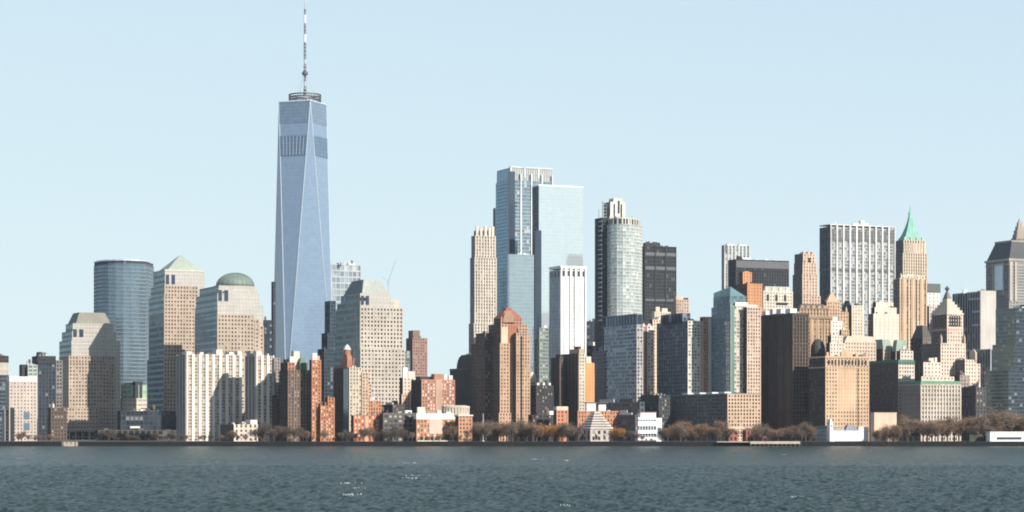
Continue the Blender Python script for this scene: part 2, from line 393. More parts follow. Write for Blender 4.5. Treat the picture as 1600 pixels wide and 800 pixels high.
# ------------------------------------------------------------------ the tall tapering tower
def tapered_tower():
    Y = 2650; t = thing('glass_skyscraper', 'tallest tower, tapering blue glass facets with a long mast on its roof', 'skyscraper', 470, Y)
    P = fp(424.5, 447.5, 522, Y, 24.0); z0, zb, z1 = G0, 48.0, Z(155, Y)
    T = [(P[i]+P[(i+1) % 4])/2 for i in range(4)]
    gl = glassm((.165, .23, .315), .14, .07, 0, (.5, .6, .68), .005, .05, .06)
    lv = glassm((.09, .135, .19), .1, .2, 0, (.2, .2, .2), .0, .12, .2)
    prism(t, P, z0, zb, St((.25, .3, .34), GTEAL, 4, 4, .2, .2))
    def pt(p, z): return Vector((p.x, p.y, z))
    def facet(b0, b1, tp0, tp1, name='glass_facet', za=None, zc=None, mat=gl, off=0.0):
        # surface between a lower edge b0-b1 at zb and an upper edge tp0-tp1 at z1, cut to heights za..zc
        za = zb if za is None else za; zc = z1 if zc is None else zc
        f0, f1 = (za-zb)/(z1-zb), (zc-zb)/(z1-zb)
        q = [pt(b0.lerp(tp0, f0), za), pt(b1.lerp(tp1, f0), za), pt(b1.lerp(tp1, f1), zc), pt(b0.lerp(tp0, f1), zc)]
        nn = (q[1]-q[0]).cross(q[3]-q[0]) if (q[1]-q[0]).length > .01 else (q[2]-q[3]).cross(q[3]-q[0])
        nn.normalize()
        u = Vector((nn.y, -nn.x, 0)).normalized()*-1
        uvs = [(((p-q[0]).dot(u))/3.0+400, p.z/4.0) for p in q]
        m = MB(); m.poly([p+nn*off for p in q], 0, uvs)
        if off: m.poly([p for p in reversed(q)], 0, list(reversed(uvs)))
        return m.build(name, mat, t)
    for i in range(4):
        j = (i+1) % 4; h = (i+3) % 4
        facet(P[i], P[j], T[i], T[i])                 # upright triangle over a base side
        facet(P[i], P[i], T[h], T[i])                 # inverted triangle over a base corner
        facet(P[i], P[i], T[h], T[i], 'louvre_band', Z(241, Y), Z(209, Y), lv, .35)
        facet(P[i], P[i], T[h], T[i], 'parapet_panel', Z(189, Y), Z(156, Y), glassm((.125, .175, .235), .1, .15, 0, (.2, .2, .2), .0, .1, .15), .3)
        for a, b in ((P[i], T[h]), (P[i], T[i])):     # bright steel arrises
            m = MB(); m.rod(pt(a, zb), pt(b, z1), .55, .45, 6); m.build('edge_trim', metalm((.75, .78, .8), .3, .8), t)
    # vertical lights inside the louvre band
    m = MB()
    for k in range(1, 8):
        a = T[3].lerp(T[0], k/8)
        f0, f1 = (Z(240, Y)-zb)/(z1-zb), (Z(210, Y)-zb)/(z1-zb)
        m.rod(pt(P[0].lerp(a, f0), Z(240, Y))+Vector((-.2, -.5, 0)), pt(P[0].lerp(a, f1), Z(210, Y))+Vector((-.2, -.5, 0)), .28, seg=4)
    m.build('louvre_mullion', metalm((.5, .58, .66), .35, .6), t, 'stuff')
    slab(t, 'parapet', inset(T, -.5), z1, z1+1.2, metalm((.62, .68, .72), .4, .5))
    slab(t, 'roof', inset(T, 1), z1-.6, z1+.4, ROOFM)
    c = sum(P, Vector())/4; cx, cy = X(472, Y), c.y
    # roof ring: three rails, posts and dishes
    zr0, zr1 = z1+1, Z(142, Y); rr = 19.0
    for q in range(3):
        zz = zr0+2.2+(zr1-zr0-2.6)*q/2
        m = MB(); seg = 40
        rs = [[(cx+r*math.cos(2*math.pi*j/seg), cy+r*math.sin(2*math.pi*j/seg), z) for j in range(seg)] for r, z in ((rr, zz), (rr, zz+1.3), (rr-1, zz+1.3), (rr-1, zz), (rr, zz))]
        m.rings(rs, 0, False, False); m.build('ring_rail', metalm((.05, .055, .06), .5, .3), t)
    r = random.Random(5)
    m = MB()
    for k in range(36):
        a = 2*math.pi*k/36; m.rod((cx+rr*.98*math.cos(a), cy+rr*.98*math.sin(a), zr0), (cx+rr*.98*math.cos(a), cy+rr*.98*math.sin(a), zr1), .3, seg=4)
        a2 = a+2*math.pi/36; m.rod((cx+rr*.97*math.cos(a), cy+rr*.97*math.sin(a), zr0+1), (cx+rr*.97*math.cos(a2), cy+rr*.97*math.sin(a2), zr1-.6), .2, seg=4)
    m.build('ring_truss', metalm((.07, .075, .08), .5, .3), t, 'stuff')
    m = MB()
    for k in range(22):
        a = r.uniform(0, 6.28); m.obox((cx+rr*.9*math.cos(a), cy+rr*.9*math.sin(a), r.uniform(zr0+1, zr1-2)), (r.uniform(.8, 2), 0, 0), (0, r.uniform(.8, 1.5), 0), (0, 0, r.uniform(1, 2.5)))
    m.build('antenna_panel', metalm((.4, .42, .43), .5, .2), t, 'stuff')
    m = MB(); m.lathe(cx, cy, [(9, z1), (9, z1+4), (5, z1+4.2), (5, z1+7)], 16); m.build('mast_base', STEELM, t)
    # mast: segments alternate dark lattice and white drums
    prof = [(140, 128, 1.5, 0), (128, 119, 1.35, 1), (119, 110, 1.2, 0), (103, 92, 1.35, 0), (92, 84, 1.2, 1), (84, 72, 1.3, 0), (72, 58, 1.2, 0), (58, 45, 1.35, 2), (45, 28, 1.0, 0), (28, 14, 1.25, 2), (14, 5, .8, 0), (5, -8, .6, 1)]
    wm, dm, gm2 = metalm((.55, .56, .57), .5, 0), metalm((.08, .09, .105), .5, .3), metalm((.35, .37, .4), .5, .4)
    zz = Z(140, Y)
    m = MB(); m.rod((cx, cy, z1), (cx, cy, Z(-8, Y)), .45, .3, 6); m.build('mast_core', gm2, t)
    for a, b, rad, k in prof:
        m = MB()
        if k: m.lathe(cx, cy, [(rad*.8, Z(a, Y)), (rad, Z(a, Y)+.5), (rad, Z(b, Y)-.5), (rad*.8, Z(b, Y))], 12); m.build('mast_drum', wm if k == 2 else gm2, t)
        else:
            n = max(2, int((a-b)/2.5)); za, zc = Z(a, Y), Z(b, Y)
            for q in range(4):
                an = q*math.pi/2; an2 = an+math.pi/2
                m.rod((cx+rad*math.cos(an), cy+rad*math.sin(an), za), (cx+rad*math.cos(an), cy+rad*math.sin(an), zc), .2, seg=4)
                for e in range(n):
                    m.rod((cx+rad*math.cos(an), cy+rad*math.sin(an), za+(zc-za)*e/n), (cx+rad*math.cos(an2), cy+rad*math.sin(an2), za+(zc-za)*(e+1)/n), .16, seg=4)
                    if e % 2 == 0: m.lathe(cx, cy, [(rad*1.05, za+(zc-za)*e/n), (rad*1.05, za+(zc-za)*e/n+.7)], 8)
            m.build('mast_lattice', dm, t, 'stuff')
    m = MB(); m.lathe(cx, cy, [(1, Z(111, Y)), (3.4, Z(109, Y)), (3.6, Z(106, Y)), (2.4, Z(104, Y)), (1, Z(102, Y))], 14); m.build('mast_collar', dm, t)
    for q in range(6):
        a = q*math.pi/3+.3; m = MB(); m.rod((cx+15*math.cos(a), cy+15*math.sin(a), z1+1), (cx+2*math.cos(a), cy+2*math.sin(a), Z(108, Y)), .13, seg=4); m.build('stay_cable', gm2, t)
tapered_tower()

# ------------------------------------------------------------------ left cluster, from the left edge to the tower
t = thing('office_tower', 'slate glass tower cut by the left edge, pink and cream bands at its top', 'office tower', -5, 2260)
P, z = vol(t, None, -60, 13, 585, St(SLATE, GNAVY, 3, 3.8, .1, .35))
P, z = vol(t, None, -60, 12.4, 566, St((.5, .40, .34), GPALE, 6, 6, .1, .5), yb=586, dy=1)
P, z = vol(t, None, -60, 12.8, 555, St(DKBROWN, GBLACK, 3, 4, .3, .5), yb=566.5, dy=2, clut=2)

t = thing('apartment_block', 'pale beige block of small windows, white parapet, at the left end of the waterfront', 'apartment building', 35, 2110)
P, z = vol(t, 11, 15, 57, 596, St((.47, .40, .35), GDARK, 3.0, 3.3, .62, .6))
slab(t, 'parapet', inset(P, -.3), z-.02, Z(588, 2110), WHITEM)
face_patch(t, 'recess_shade', P, 'R', .03, .17, G0, Z(637, 2110), GBLACK, 1.2, 1.5)  # shade of a recess, set in as a proud black block
for a, b in ((620, 604), (0, 0)):
    pass
for k, (ya, yb) in enumerate(((655, 644), (672, 661))):
    f = face_patch(t, 'balcony_window', P, 'R', .52, .74, Z(ya, 2110), Z(yb, 2110), GBLUE, .8, 1.0)
P, z = vol(t, None, 8, 14.5, 640, St((.40, .36, .32), GDARK, 3, 3.3, .5, .5), dy=4, D=12)

t = thing('office_tower', 'narrow pale green tower rising behind the beige block with white parapet', 'office tower', 48, 2320)
P, z = vol(t, 37, 44, 58, 570, St((.42, .43, .36), GTEAL, 4, 3.8, .2, .45), clut=2)
slab(t, 'bulkhead', sub(P, -.6, .0, .2, .8), Z(588, 2320), z+.4, DARKM)

t = thing('office_tower', 'dark glass tower with thick black cap, left of the beige setback tower with flat roof', 'office tower', 68, 2350)
P, z = vol(t, 52, 60, 86, 568, St((.05, .06, .07), GNAVY, 3.2, 3.7, .3, .22), clut=0)
P, z = vol(t, 50.5, 59, 86.5, 556, St((.035, .037, .04), GBLACK, 8, 9, .3, .9), yb=568, dy=-1, clut=4)
m = MB()
for k in range(14):
    a = bil(P, .1+.055*k, .3); m.rod((a.x, a.y, z), (a.x+2.5, a.y, z+2+1.6*math.sin(k)), .12, seg=4)
m.build('antenna', STEELM, t, 'stuff')
P, z = vol(t, 84, 88, 97, 563, St((.22, .20, .19), GDARK, 3, 3.7, .4, .4), dy=20)
t = thing('brick_building', 'low dark brown block at the foot of the dark tower with black cap', 'brick building', 88, 2300)
P, z = vol(t, 75, 80, 104, 637, St(BROWN, GDARK, 3, 3.6, .5, .45), clut=2)

def slots(t, P, yA, yB, Y):
    for a0, a1 in ((.02, .10), (.16, .25)):
        face_patch(t, 'corner_slot', P, 'R', a0, a1, Z(yB, Y), Z(yA, Y), GNAVY, .55, .8)
# flat-roofed setback tower
Y = 2470; t = thing('setback_tower', 'beige granite setback tower with a flat grey trapezoid roof, nearest the left edge', 'office tower', 140, Y)
P, z = vol(t, 103, 114, 176, 505, s_pale, s_teal, yb=525, dy=6)
Pm = fp(106, 119, 173, Y+8); o = frustum(t, 'hipped_roof', Pm, z, Z(487, Y), .74, wallm((.22, .215, .18))); shaded_slope(t, Pm, z, Z(487, Y), .74, metalm((.04, .045, .04), .6, .0))
P, z = vol(t, 97, 113, 181, 517, s_pale, s_teal, yb=540, dy=4); slots(t, P, 514, 526, Y)
P, z = vol(t, 93, 112, 187.5, 531, s_pale, s_teal, dy=2)
for xr, yt in ((178, 556), (170, 566), (160, 577)):
    vol(t, 93, 108, xr, yt, s_gran, s_gran, dy=-1-(178-xr)*.12)
P, z = vol(t, 86, 98, 153, 637, s_gran, s_gran, dy=-8)
P, z = vol(t, 92, 99, 151, 671, St(GRANITE, GDARK, 3.3, 5.5, .45, .5), dy=-12)
Pp, zp = P, z
for j, (ya, yb) in enumerate(((681, 675), (690, 684))):
    for k in range(4):
        f = face_patch(t, 'window', Pp, 'R', .20+k*.2, .35+k*.2, Z(ya, Y-12), Z(yb, Y-12), GBLACK, .8, 1.0)
cornice(t, P, z, 1.2, wallm(GRANITE), .6)

# curved glass tower behind
def arc_tower():
    Y = 2560; t = thing('curved_tower', 'wide curved glass tower banded in blue, behind the setback tower with flat roof', 'office tower', 188, Y)
    xs = [147, 152, 160, 170, 181, 193, 205, 217, 227.5]; dep = [38, 22, 12, 5, 1, 0, 2, 7, 15]
    pts = [Vector((X(x, Y+d), Y+d, 0)) for x, d in zip(xs, dep)]
    P = pts+[Vector((X(227, Y), Y+60, 0)), Vector((X(152, Y), Y+60, 0))]
    st = St((.17, .21, .24), glassm((.15, .22, .27), .6, .10, .0, (.3, .36, .38), .008, .12), 3.0, 4.2, .06, .30, .2, .5)
    prism(t, P, G0, Z(412, Y), st)
    n = len(pts)
    prism(t, inset(P, .8), Z(412.5, Y), Z(407, Y), St((.09, .11, .13), GNAVY, 3, 6, .3, .5))
    slab(t, 'roof_rim', inset(P, -.4), Z(407, Y), Z(405, Y), metalm((.5, .55, .58), .4, .4))
    m = MB(); m.rod((X(205, Y), Y+30, Z(406, Y)), (X(205, Y), Y+30, Z(399, Y)), .25, .1, 5); m.build('antenna', STEELM, t)
arc_tower()
t = thing('office_tower', 'slim pale green tower squeezed between curved glass tower and pyramid-roofed tower', 'office tower', 232, 2620)
vol(t, 226, 229, 238.5, 424, St((.50, .56, .47), GTEAL, 3.4, 4, .35, .4), clut=1)
Y = 2510; t = thing('office_block', 'low pale green glass block with cream base below the curved glass tower', 'office building', 210, Y)
P, z = vol(t, 190, 192, 229, 601, St((.36, .46, .34), glassm((.30, .42, .32), .4, .15, .1, (.4, .5, .4)), 4.2, 5.2, .16, .42), yb=624)
P, z = vol(t, 189, 191.5, 229.5, 622, St((.52, .47, .38), GPALE, 6, 5, .2, .62), dy=-2)
slab(t, 'bulkhead', sub(P, .45, .85, .2, .6), z, Z(596, Y), DARKM)
t = thing('office_block', 'dark low glass hall in shade between the two granite setback towers', 'office building', 232, 2290)
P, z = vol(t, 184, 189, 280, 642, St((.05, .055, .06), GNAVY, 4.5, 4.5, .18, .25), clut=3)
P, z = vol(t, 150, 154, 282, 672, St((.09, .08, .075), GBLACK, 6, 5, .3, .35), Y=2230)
face_patch(t, 'white_sign', P, 'R', .38, .50, Z(669, 2230), Z(666, 2230), WHITEM, .8, .9)

# pyramid-roofed tower
Y = 2385; t = thing('setback_tower', 'granite setback tower under a pale green pyramid roof', 'office tower', 278, Y)
P, z = vol(t, 240, 258, 319, 421, s_pale, s_teal, dy=6); slots(t, P, 429, 444, Y+6)
frustum(t, 'pyramid_roof', fp(246, 262, 317, Y+9), z, Z(395, Y), .03, wallm(PATINA))
cornice(t, P, z, 1.5, wallm((.5, .47, .42)), .5)
m = MB(); c = sum(P, Vector())/4; m.rod((c.x, c.y, Z(396, Y)), (c.x, c.y, Z(388, Y)), .3, .1, 5); m.build('finial', STEELM, t)
vol(t, 236, 257.5, 309, 446, s_gran, s_teal, dy=3)
vol(t, 233, 257, 304, 462, s_gran, s_teal)
vol(t, 230, 256, 303, 560, s_gran, s_teal, dy=-4)

# domed tower
Y = 2250; t = thing('setback_tower', 'granite setback tower under a green hemispherical dome', 'office tower', 360, Y)
P, z = vol(t, 312, 342, 402, 446, s_pale, s_teal, yb=480, dy=6)
Pd = P; c = sum(P, Vector())/4; cx = X(359, Y); ra = 19.0; zd = z
m = MB(); m.lathe(cx, c.y, [(ra+.8, zd-1), (ra+.8, zd+1.3), (ra, zd+1.5)], 32); m.build('dome_drum', wallm((.2, .2, .18)), t)
hh = Z(421.5, Y)-zd-1.5
m = MB(); m.lathe(cx, c.y, [(max(.05, ra*math.cos(a*math.pi/20)), zd+1.5+hh*math.sin(a*math.pi/20)) for a in range(11)], 32); m.build('dome', wallm((.17, .215, .185), .6), t, smooth=True)
m = MB()
for k in range(24):
    a = 2*math.pi*k/24
    for q in range(9):
        e0, e1 = q*math.pi/20, (q+1)*math.pi/20
        m.rod((cx+ra*math.cos(e0)*math.cos(a), c.y+ra*math.cos(e0)*math.sin(a), zd+1.5+hh*math.sin(e0)), (cx+ra*math.cos(e1)*math.cos(a), c.y+ra*math.cos(e1)*math.sin(a), zd+1.5+hh*math.sin(e1)), .3, seg=4)
m.build('dome_rib', wallm((.135, .175, .15)), t, 'stuff')
P, z = vol(t, 307, 340, 405, 458, s_pale, s_teal, yb=500, dy=3); slots(t, P, 453, 470, Y+3)
P, z = vol(t, 305, 340, 411, 476, s_pale, s_teal)
for xr, yt, d in ((411.3, 508, -.8), (404, 498, -1.6), (396, 491, -2.4)): vol(t, 304.5, 340, xr, yt, s_gran, s_teal, dy=d)

# long white apartment slab on the water, with white piers built one by one
def pier_block(t, xl, xc, xr, yt, dy=0, n=9, wide=2.6):
    P, z = vol(t, xl, xc, xr, yt, St((.46, .39, .32), glassm((.09, .085, .08), .2, .15, .3, (.4, .36, .3)), 2.6, 3.0, .28, .50, .2, .25), St((.20, .20, .20), GDARK, 3, 3.0, .5, .4), dy=dy)
    piers(t, P, 'R', n, G0, z+.6, wide, wallm((.72, .67, .60)), 1.1)
    piers(t, P, 'L', 3, G0, z+.5, 3.2, wallm((.40, .37, .34)), .8)  # left wall and piers darkened: the side's shade is in their colour
    return P, z
Y = 2120; t = thing('apartment_block', 'long white apartment slab ribbed with tall piers, below the domed tower', 'apartment building', 335, Y)
P, z = pier_block(t, 277, 291, 386, 554, 0, 9)
for a0, a1, b0, b1, h in ((.02, .10, .1, .6, 3), (.24, .30, .1, .5, 2.5), (.50, .60, .05, .5, 5), (.72, .80, .1, .6, 3), (.86, .93, .1, .6, 4)):
    slab(t, 'bulkhead', sub(P, a0, a1, b0, b1), z-.5, z+h, wallm((.64, .58, .5)))
P, z = pier_block(t, 384, 400, 428, 556, -34, 3, 2.4)
slab(t, 'bulkhead', sub(P, .05, .35, .05, .4), z-.5, Z(550, Y), wallm((.64, .58, .5)))
slab(t, 'bulkhead', sub(P, -.02, .3, .5, .9), z-.5, Z(549, Y), wallm((.3, .28, .26)))
P, z = vol(t, 426, 429, 437, 559, St((.24, .22, .2), GDARK, 3, 3, .5, .5), dy=-30, clut=1)
t = thing('apartment_block', 'low cream annex at the foot of the white ribbed apartment slab', 'apartment building', 384, 2062)
P, z = vol(t, 345, 366, 402, 663, St((.58, .50, .42), GDARK, 4.5, 4, .6, .5), St(BROWN, GDARK, 4, 4, .5, .5))
slab(t, 'bulkhead', sub(P, .7, 1.0, 0, .4), z-.4, Z(656, 2062), WHITEM)
cornice(t, P, z, .8, wallm((.2, .09, .07)), .4)

t = thing('office_tower', 'dark navy tower peeping out between the dome tower and the tapering tower', 'office tower', 418, 2500)
vol(t, 410, 413, 425, 500, St((.03, .035, .045), GNAVY, 3, 3.8, .2, .3), clut=1)
t = thing('office_tower', 'thin dark block added for the reflection along the left edge of the tapering glass tower', 'office tower', 428, 2600)
vol(t, 424.5, 427.5, 430, 440, St((.05, .07, .09), GNAVY, 3, 3.8, .15, .3), D=20)  # slender block added in place of a dark reflection in the glass
t = thing('office_tower', 'hazy pale grid tower far behind, just right of the tapering glass tower', 'office tower', 540, 2950)
P, z = vol(t, 515, 518, 563.5, 413, St((.44, .47, .48), glassm((.42, .5, .54), .6, .1, .1, (.5, .52, .52)), 5.5, 8, .16, .2, .5, .45), clut=3)
slab(t, 'corner_panel', sub(P, .95, 1.01, -.01, .2), Z(480, 2950), z, LOUVM)
Y = 2380; t = thing('office_tower', 'dark teal stepped glass block added for the jagged dark reflection below the tapering tower', 'office tower', 512, Y)
vol(t, 497, 507, 525, 545, St((.05, .07, .08), GNAVY, 3, 3.8, .12, .28))  # stepped block added for the jagged dark reflection and shadow on the glass
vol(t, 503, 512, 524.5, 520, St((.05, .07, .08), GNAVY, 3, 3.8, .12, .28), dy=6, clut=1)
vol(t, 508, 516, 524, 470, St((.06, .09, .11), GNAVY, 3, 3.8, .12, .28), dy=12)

# the fourth setback tower
Y = 2230; t = thing('setback_tower', 'granite and teal setback tower, dark green sloped roof, right of the tapering tower', 'office tower', 580, Y)
P, z = vol(t, 533, 563, 610, 458, s_pale, s_teal, yb=490, dy=6)
frustum(t, 'hipped_roof', fp(537, 566, 607, Y+8), z, Z(435, Y), .62, wallm((.31, .335, .30)))
shaded_slope(t, fp(537, 566, 607, Y+8), z, Z(435, Y), .62, metalm((.035, .06, .07), .55, .1))  # left slope's shade laid on as a near-black sheet
P, z = vol(t, 527, 563, 616, 470, s_pale, s_teal, yb=500, dy=3); slots(t, P, 462, 476, Y+3)
P, z = vol(t, 525, 563, 629, 480, St(LIME, GDARK, 3.3, 3.9, .50, .46, .5, .45), s_teal, clut=2)
P, z = vol(t, 523, 563.5, 632, 545, St(LIME, GDARK, 3.6, 3.9, .52, .52, .5, .45), s_teal, dy=-4)
slab(t, 'bulkhead', sub(P, .78, 1.0, .2, .7), Z(500, Y), Z(466, Y), wallm((.55, .47, .38)))

t = thing('tower_crane', 'thin red and grey tower crane behind the granite and teal setback tower', 'crane', 612, 2900)
m = MB(); m.rod((X(607, 2900), 2900, G0), (X(607, 2900), 2900, Z(442, 2900)), .7, .6, 4); m.build('mast', STEELM, t)
m = MB(); m.rod((X(605, 2900), 2900, Z(444, 2900)), (X(620, 2900), 2880, Z(408, 2900)), .28, .2, 4); m.build('jib', STEELM, t)
m = MB(); m.rod((X(609, 2900), 2900, Z(442, 2900)), (X(596, 2900), 2905, Z(432, 2900)), .28, .25, 4); m.build('counter_jib', STEELM, t)
Y = 2480; t = thing('brick_tower', 'slim brown brick tower with a bulkhead, standing alone against the sky', 'apartment building', 652, Y)
P, z = vol(t, 635, 645, 667, 528, St((.30, .19, .155), GDARK, 2.8, 3.1, .5, .5), St((.12, .09, .085), GDARK, 3, 3.1, .6, .5))  # left side is a shaded copy of the brown brick
slab(t, 'bulkhead', sub(P, .05, .55, .1, .8), z-.5, Z(516, Y), wallm((.20, .13, .11)))
t = thing('office_tower', 'small teal glass block between the granite tower and slim brown brick tower', 'office building', 634, 2440)
vol(t, 629, 631, 640, 548, St((.2, .26, .26), GTEAL, 3.5, 3.8, .1, .3))

# ------------------------------------------------------------------ brick and stone blocks on the water, left of the middle
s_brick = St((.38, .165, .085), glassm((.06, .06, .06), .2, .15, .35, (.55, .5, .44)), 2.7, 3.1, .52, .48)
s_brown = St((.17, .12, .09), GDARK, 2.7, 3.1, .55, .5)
s_dark = St(DKBROWN, GDARK, 2.8, 3.2, .5, .5)  # for left sides away from the sun: shade put into the wall colour
t = thing('brick_building', 'dark brown brick block in shade right of the white ribbed apartment slab', 'apartment building', 420, 2078)
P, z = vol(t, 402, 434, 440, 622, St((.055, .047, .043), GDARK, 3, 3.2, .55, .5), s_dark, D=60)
cornice(t, P, z, 1.0, wallm((.09, .08, .07)), .4)
slab(t, 'bulkhead', sub(P, 0, .9, .2, .5), z-.4, Z(617, 2078), DARKM)

Y = 2052; t = thing('brick_tower', 'brown and red brick apartment tower with white roof tanks and a green copper house', 'apartment building', 475, Y)
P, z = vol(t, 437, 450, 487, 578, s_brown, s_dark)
piers(t, P, 'R', 4, G0, z, .9, wallm((.24, .17, .125)), .8)
pt_ = P
P2, z2 = vol(t, 439, 450, 460, 566, St((.38, .17, .11), GDARK, 2.7, 3.1, .5, .5), s_dark, yb=579, dy=.5)
slab(t, 'bulkhead', sub(pt_, .1, .33, .05, .35), z2-.5, Z(557, Y), WHITEM)
slab(t, 'bulkhead', sub(pt_, .35, .6, .3, .6), z-.5, Z(548, Y), wallm((.58, .52, .45)))
slab(t, 'bulkhead', sub(pt_, -.02, .15, .2, .5), z-.5, Z(561, Y), DARKM)
Pc = sub(pt_, .52, .78, .05, .3); slab(t, 'copper_house', Pc, z-.5, Z(567, Y), wallm((.10, .16, .10)))
frustum(t, 'copper_roof', inset(Pc, -.3), Z(567, Y), Z(558, Y), .4, wallm((.13, .20, .13)))
slab(t, 'roof_wall', sub(pt_, .3, 1, .5, .6), z-.5, Z(566, Y), DARKM)
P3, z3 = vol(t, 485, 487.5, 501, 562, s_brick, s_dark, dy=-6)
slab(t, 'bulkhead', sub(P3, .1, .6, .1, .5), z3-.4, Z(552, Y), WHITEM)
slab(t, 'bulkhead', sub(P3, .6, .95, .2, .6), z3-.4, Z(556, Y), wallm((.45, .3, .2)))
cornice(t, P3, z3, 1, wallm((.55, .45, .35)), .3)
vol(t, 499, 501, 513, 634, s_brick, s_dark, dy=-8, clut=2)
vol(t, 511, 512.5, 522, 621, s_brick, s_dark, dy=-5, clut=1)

Y = 2075; t = thing('brick_tower', 'pale brick tower with dark glass corner and red turret crown under a white cone', 'apartment building', 548, Y)
P, z = vol(t, 522, 546, 565, 574, St((.50, .43, .34), glassm((.08, .08, .08), .2, .15, .3, (.5, .45, .4)), 2.7, 3.1, .55, .5), St((.075, .06, .055), GDARK, 2.8, 3.1, .45, .5), clut=1)
face_patch(t, 'glass_corner', P, 'L', .02, .34, G0, z-1, glassm((.05, .09, .09), .3, .12, .1, (.2, .2, .2)), .7, .9)
P2, z2 = vol(t, 564, 566, 575, 582, St((.50, .36, .25), GDARK, 2.7, 3.1, .55, .5), s_dark, dy=4)
redm = wallm((.34, .15, .10))
Pt = fp(532, 542, 553, Y+3); slab(t, 'crown', Pt, z-.5, Z(563, Y), redm)
frustum(t, 'crown_slope', inset(Pt, .2), Z(563, Y), Z(554, Y), .55, redm)
c = sum(Pt, Vector())/4; m = MB(); m.lathe(c.x, c.y, [(3.2, Z(554, Y)), (3.0, Z(546, Y)), (3.4, Z(545.8, Y)), (.1, Z(538, Y))], 12, 0); o = m.build('turret', [redm], t)
m = MB(); m.lathe(c.x, c.y, [(3.6, Z(545.6, Y)), (2.2, Z(541, Y)), (.1, Z(537, Y))], 12); m.build('cone_cap', WHITEM, t)
for a in (.05, .9): slab(t, 'crown_pier', sub(Pt, a-.05, a+.1, -.05, .1), z-.5, Z(559, Y), redm)
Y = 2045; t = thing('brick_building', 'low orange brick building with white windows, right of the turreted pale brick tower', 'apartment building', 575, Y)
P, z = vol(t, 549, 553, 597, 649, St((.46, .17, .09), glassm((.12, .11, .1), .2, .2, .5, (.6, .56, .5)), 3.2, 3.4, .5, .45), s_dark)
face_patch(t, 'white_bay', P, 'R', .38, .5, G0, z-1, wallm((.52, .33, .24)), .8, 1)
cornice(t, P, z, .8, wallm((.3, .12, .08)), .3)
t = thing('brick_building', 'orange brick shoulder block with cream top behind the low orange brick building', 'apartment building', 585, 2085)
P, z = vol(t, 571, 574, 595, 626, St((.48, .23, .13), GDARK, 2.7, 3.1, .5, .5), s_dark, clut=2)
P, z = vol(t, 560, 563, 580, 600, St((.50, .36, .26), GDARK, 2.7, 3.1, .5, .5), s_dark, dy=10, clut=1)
t = thing('brick_building', 'dark grey brown mid-rise below the granite and teal setback tower, in shade', 'apartment building', 612, 2120)
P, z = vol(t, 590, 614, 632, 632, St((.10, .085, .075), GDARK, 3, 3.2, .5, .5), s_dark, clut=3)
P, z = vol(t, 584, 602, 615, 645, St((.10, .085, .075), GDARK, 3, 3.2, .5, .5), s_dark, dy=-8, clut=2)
t = thing('apartment_block', 'stepped cream and pink block with white roof tank left of the pink brick block', 'apartment building', 640, 2190)
P, z = vol(t, 625, 630, 653, 590, St((.60, .50, .41), GDARK, 3.4, 3.3, .65, .6), s_dark, clut=1)
slab(t, 'white_tank', sub(P, .0, .3, 0, .3), z-.5, Z(574, 2190), WHITEM)
slab(t, 'bulkhead', sub(P, .35, .8, 0, .4), z-.5, Z(580, 2190), wallm((.62, .54, .46)))
m = MB(); c = bil(P, .4, .2); m.rod((c.x, c.y, z), (c.x, c.y, Z(568, 2190)), .3, .15, 5); m.build('antenna', WHITEM, t)
vol(t, 626, 628, 640, 616, St((.55, .36, .27), GDARK, 3, 3.2, .6, .5), s_dark, dy=-6)
t = thing('office_block', 'long grey brown waterfront block in shade with a white car-sized roof unit', 'office building', 622, 2044)
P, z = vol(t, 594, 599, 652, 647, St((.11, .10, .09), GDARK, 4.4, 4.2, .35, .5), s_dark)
slab(t, 'parapet', inset(P, -.2), z, z+1.0, wallm((.13, .13, .13)))
slab(t, 'roof_unit', sub(P, .65, .85, .1, .3), z+.5, Z(641, 2044), WHITEM)
slab(t, 'roof_unit', sub(P, .45, .55, .2, .4), z+.5, Z(643, 2044), wallm((.4, .4, .4)))

Y = 2110; t = thing('brick_building', 'broad pink brick apartment block with white windows and raised centre parapet', 'apartment building', 682, Y)
sp = St((.40, .205, .14), glassm((.10, .09, .085), .15, .2, .45, (.66, .6, .52)), 2.6, 3.1, .5, .46)
P, z = vol(t, 643, 659, 710, 593, sp, s_dark)
cornice(t, P, z, 1.2, wallm((.45, .28, .2)), .3)
face_patch(t, 'centre_bay', P, 'R', .42, .62, G0, z+.2, wallm((.46, .30, .22)), .8, 1)
slab(t, 'centre_parapet', sub(P, .38, .68, -.01, .3), z-.4, Z(584, Y), wallm((.36, .19, .13)))
slab(t, 'bulkhead', sub(P, .70, .8, .05, .3), z-.4, Z(585, Y), WHITEM); slab(t, 'bulkhead', sub(P, .86, .98, .1, .3), z-.4, Z(586, Y), WHITEM)
slab(t, 'bulkhead', sub(P, .0, .35, .2, .6), z-.4, Z(588, Y), DARKM)

Y = 2040; t = thing('hotel', 'low red brick waterfront building with white cornice and an oval roof pavilion', 'hotel', 690, Y)
sw = St((.44, .22, .125), glassm((.12, .11, .1), .15, .2, .4, (.66, .6, .54)), 3.1, 3.6, .5, .46)
P, z = vol(t, 648, 651, 714, 655, sw, s_dark)
face_patch(t, 'stone_bay', P, 'R', .3, .62, Z(678, Y), z, wallm((.52, .42, .34)), .75, 1)
slab(t, 'white_parapet', inset(P, -.5), z-.05, Z(646, Y), wallm((.70, .66, .6)))
for a0, a1, yt in ((.03, .22, 636), (.26, .5, 643), (.52, .62, 641), (.75, .95, 643)): slab(t, 'bulkhead', sub(P, a0, a1, .15, .5), z, Z(yt, Y), wallm((.62, .56, .48)) if a0 != .26 else wallm((.35, .22, .17)))
for k in range(7): face_patch(t, 'arch_opening', P, 'R', .08+k*.13, .15+k*.13, Z(690, Y), Z(682, Y), GBLACK, .9, 1.2)
